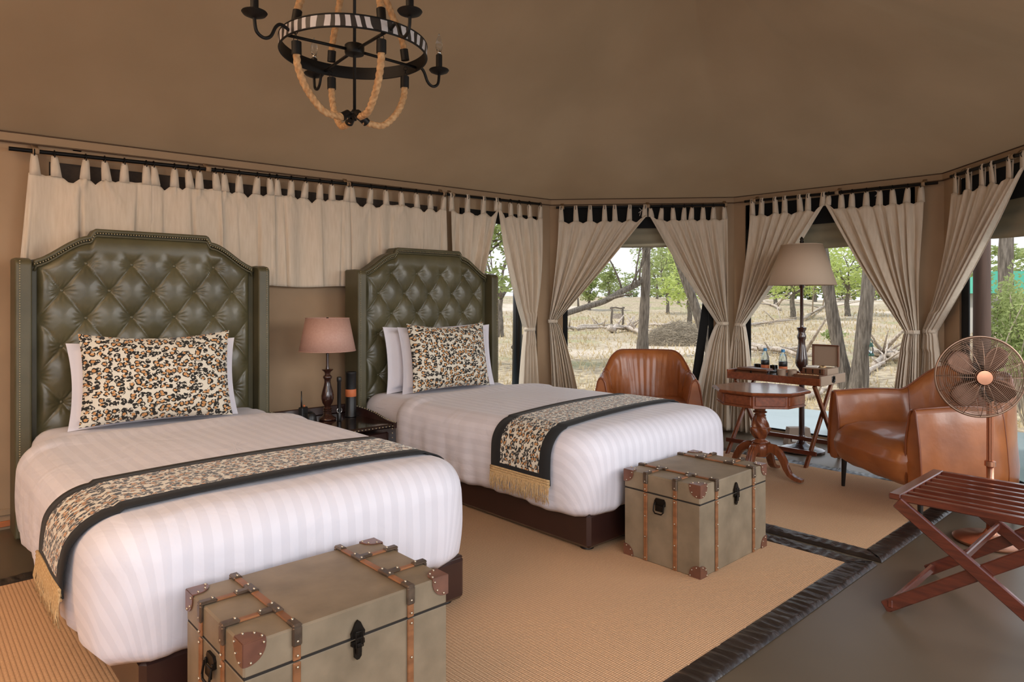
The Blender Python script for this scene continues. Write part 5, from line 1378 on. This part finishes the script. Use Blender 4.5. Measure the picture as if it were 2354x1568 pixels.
# rustic sign frame
p = gp(1419, 748); t = thing('sign_stand', 'rustic wooden frame of two crooked posts with a hanging plank in the grass', 'sign', (p.x, p.y, gz(p.x, p.y)), YAW-PI/2)
for s in (-1, 1): MB().tube([(s*.32, 0, -.1), (s*.34, 0, .4), (s*.30, 0, .8), (s*.33, 0, 1.08)], [.07, .06, .06, .055], 8).build('post', M['bark'], t, True)
MB().tube([(-.42, 0, 1.0), (-.1, 0, 1.04), (.2, 0, .98), (.42, 0, 1.03)], [.045]*4, 7).build('crossbar', M['bark'], t, True)
MB().box((0, 0, .55), (.56, .04, .30), .01).build('plank', M['dead'], t)
for s in (-1, 1): MB().tube([(s*.2, 0, 1.0), (s*.2, 0, .70)], .008, 5).build('hanger', M['twig'], t)
# brush mound
p = gp(1562, 792); rr = random.Random(4); g = Vector((p.x, p.y, gz(p.x, p.y))); mb = MB()
for k in range(4200):
    a = rr.uniform(0, 2*PI); q = rr.random()**.5; x, y = 1.3*q*math.cos(a), .8*q*math.sin(a); z = .74*(1-q*q)*rr.uniform(.3, 1.05); d = Vector((rr.gauss(0, 1), rr.gauss(0, 1), rr.gauss(0, .5))).normalized()*rr.uniform(.1, .24); s = Vector((0, 0, .009))
    c = RT*x+FW*y+Vector((0, 0, z)); mb.add([c-d-s, c-d+s, c+d+s*.3, c+d-s*.3], [(0, 1, 2, 3)])
o = mb.build('brush_mound', M['twig'], None); o.location = g; tag(o, 'low heap of grey cut brush right of the big middle trunk', 'brush', kind='stuff')
# dry grass tufts
mb = MB(); rr = random.Random(12)
for k in range(15000):
    D = 7.8+45*rr.random()**1.8; az = math.radians(rr.uniform(-8, 46)); d = FW*math.cos(az)+RT*math.sin(az); x, y = d.x*D/math.cos(az), d.y*D/math.cos(az)
    if x < 8.2 and D < 8.8: continue
    z = gz(x, y); h = rr.uniform(.04, .12)*(1+.03*D); l = Vector((rr.gauss(0, .05), rr.gauss(0, .05), h)); s = Vector((rr.gauss(0, 1), rr.gauss(0, 1), 0)).normalized()*(.006+.0009*D); b = Vector((x, y, z-.01))
    mb.add([b-s, b+s, b+l], [(0, 1, 2)])
tag(mb.build('dry_grass', M['grass']), 'straw coloured dry grass over the plain outside', 'grass', kind='stuff')
# lantern on the right furrowed trunk
p = at(2003, 800, 10.7); t = thing('lantern', 'green storm lantern hanging beside the right furrowed trunk', 'lantern', p)
MB().lathe([(.04, -.13), (.045, -.11), (.035, -.09), (.03, -.085)], 16).build('fuel_tank', M['green'], t, True)
MB().lathe([(.028, -.085), (.038, -.04), (.034, 0), (.026, .02)], 16).build('globe', M['glass'], t, True)
MB().lathe([(.03, .02), (.034, .03), (.02, .06), (.022, .08)], 16).build('chimney', M['green'], t, True)
mb = MB(); mb.tube([(-.045, 0, -.11), (-.056, 0, 0), (-.03, 0, .09)], .005, 6); mb.tube([(.045, 0, -.11), (.056, 0, 0), (.03, 0, .09)], .005, 6); mb.tube([(-.05, 0, .05), (-.04, 0, .12), (0, 0, .15), (.04, 0, .12), (.05, 0, .05)], .003, 6); mb.build('frame', M['green'], t, True)
MB().tube([at(1616, 776, 7.4), at(1600, 862, 7.9), at(1585, 900, 8.6)], .006, 6).build('guy_rope', M['twig'], smooth=True)
tag(bpy.data.objects['guy_rope'], 'thin tent guy rope slanting outside the middle window right of the armchair', 'rope')
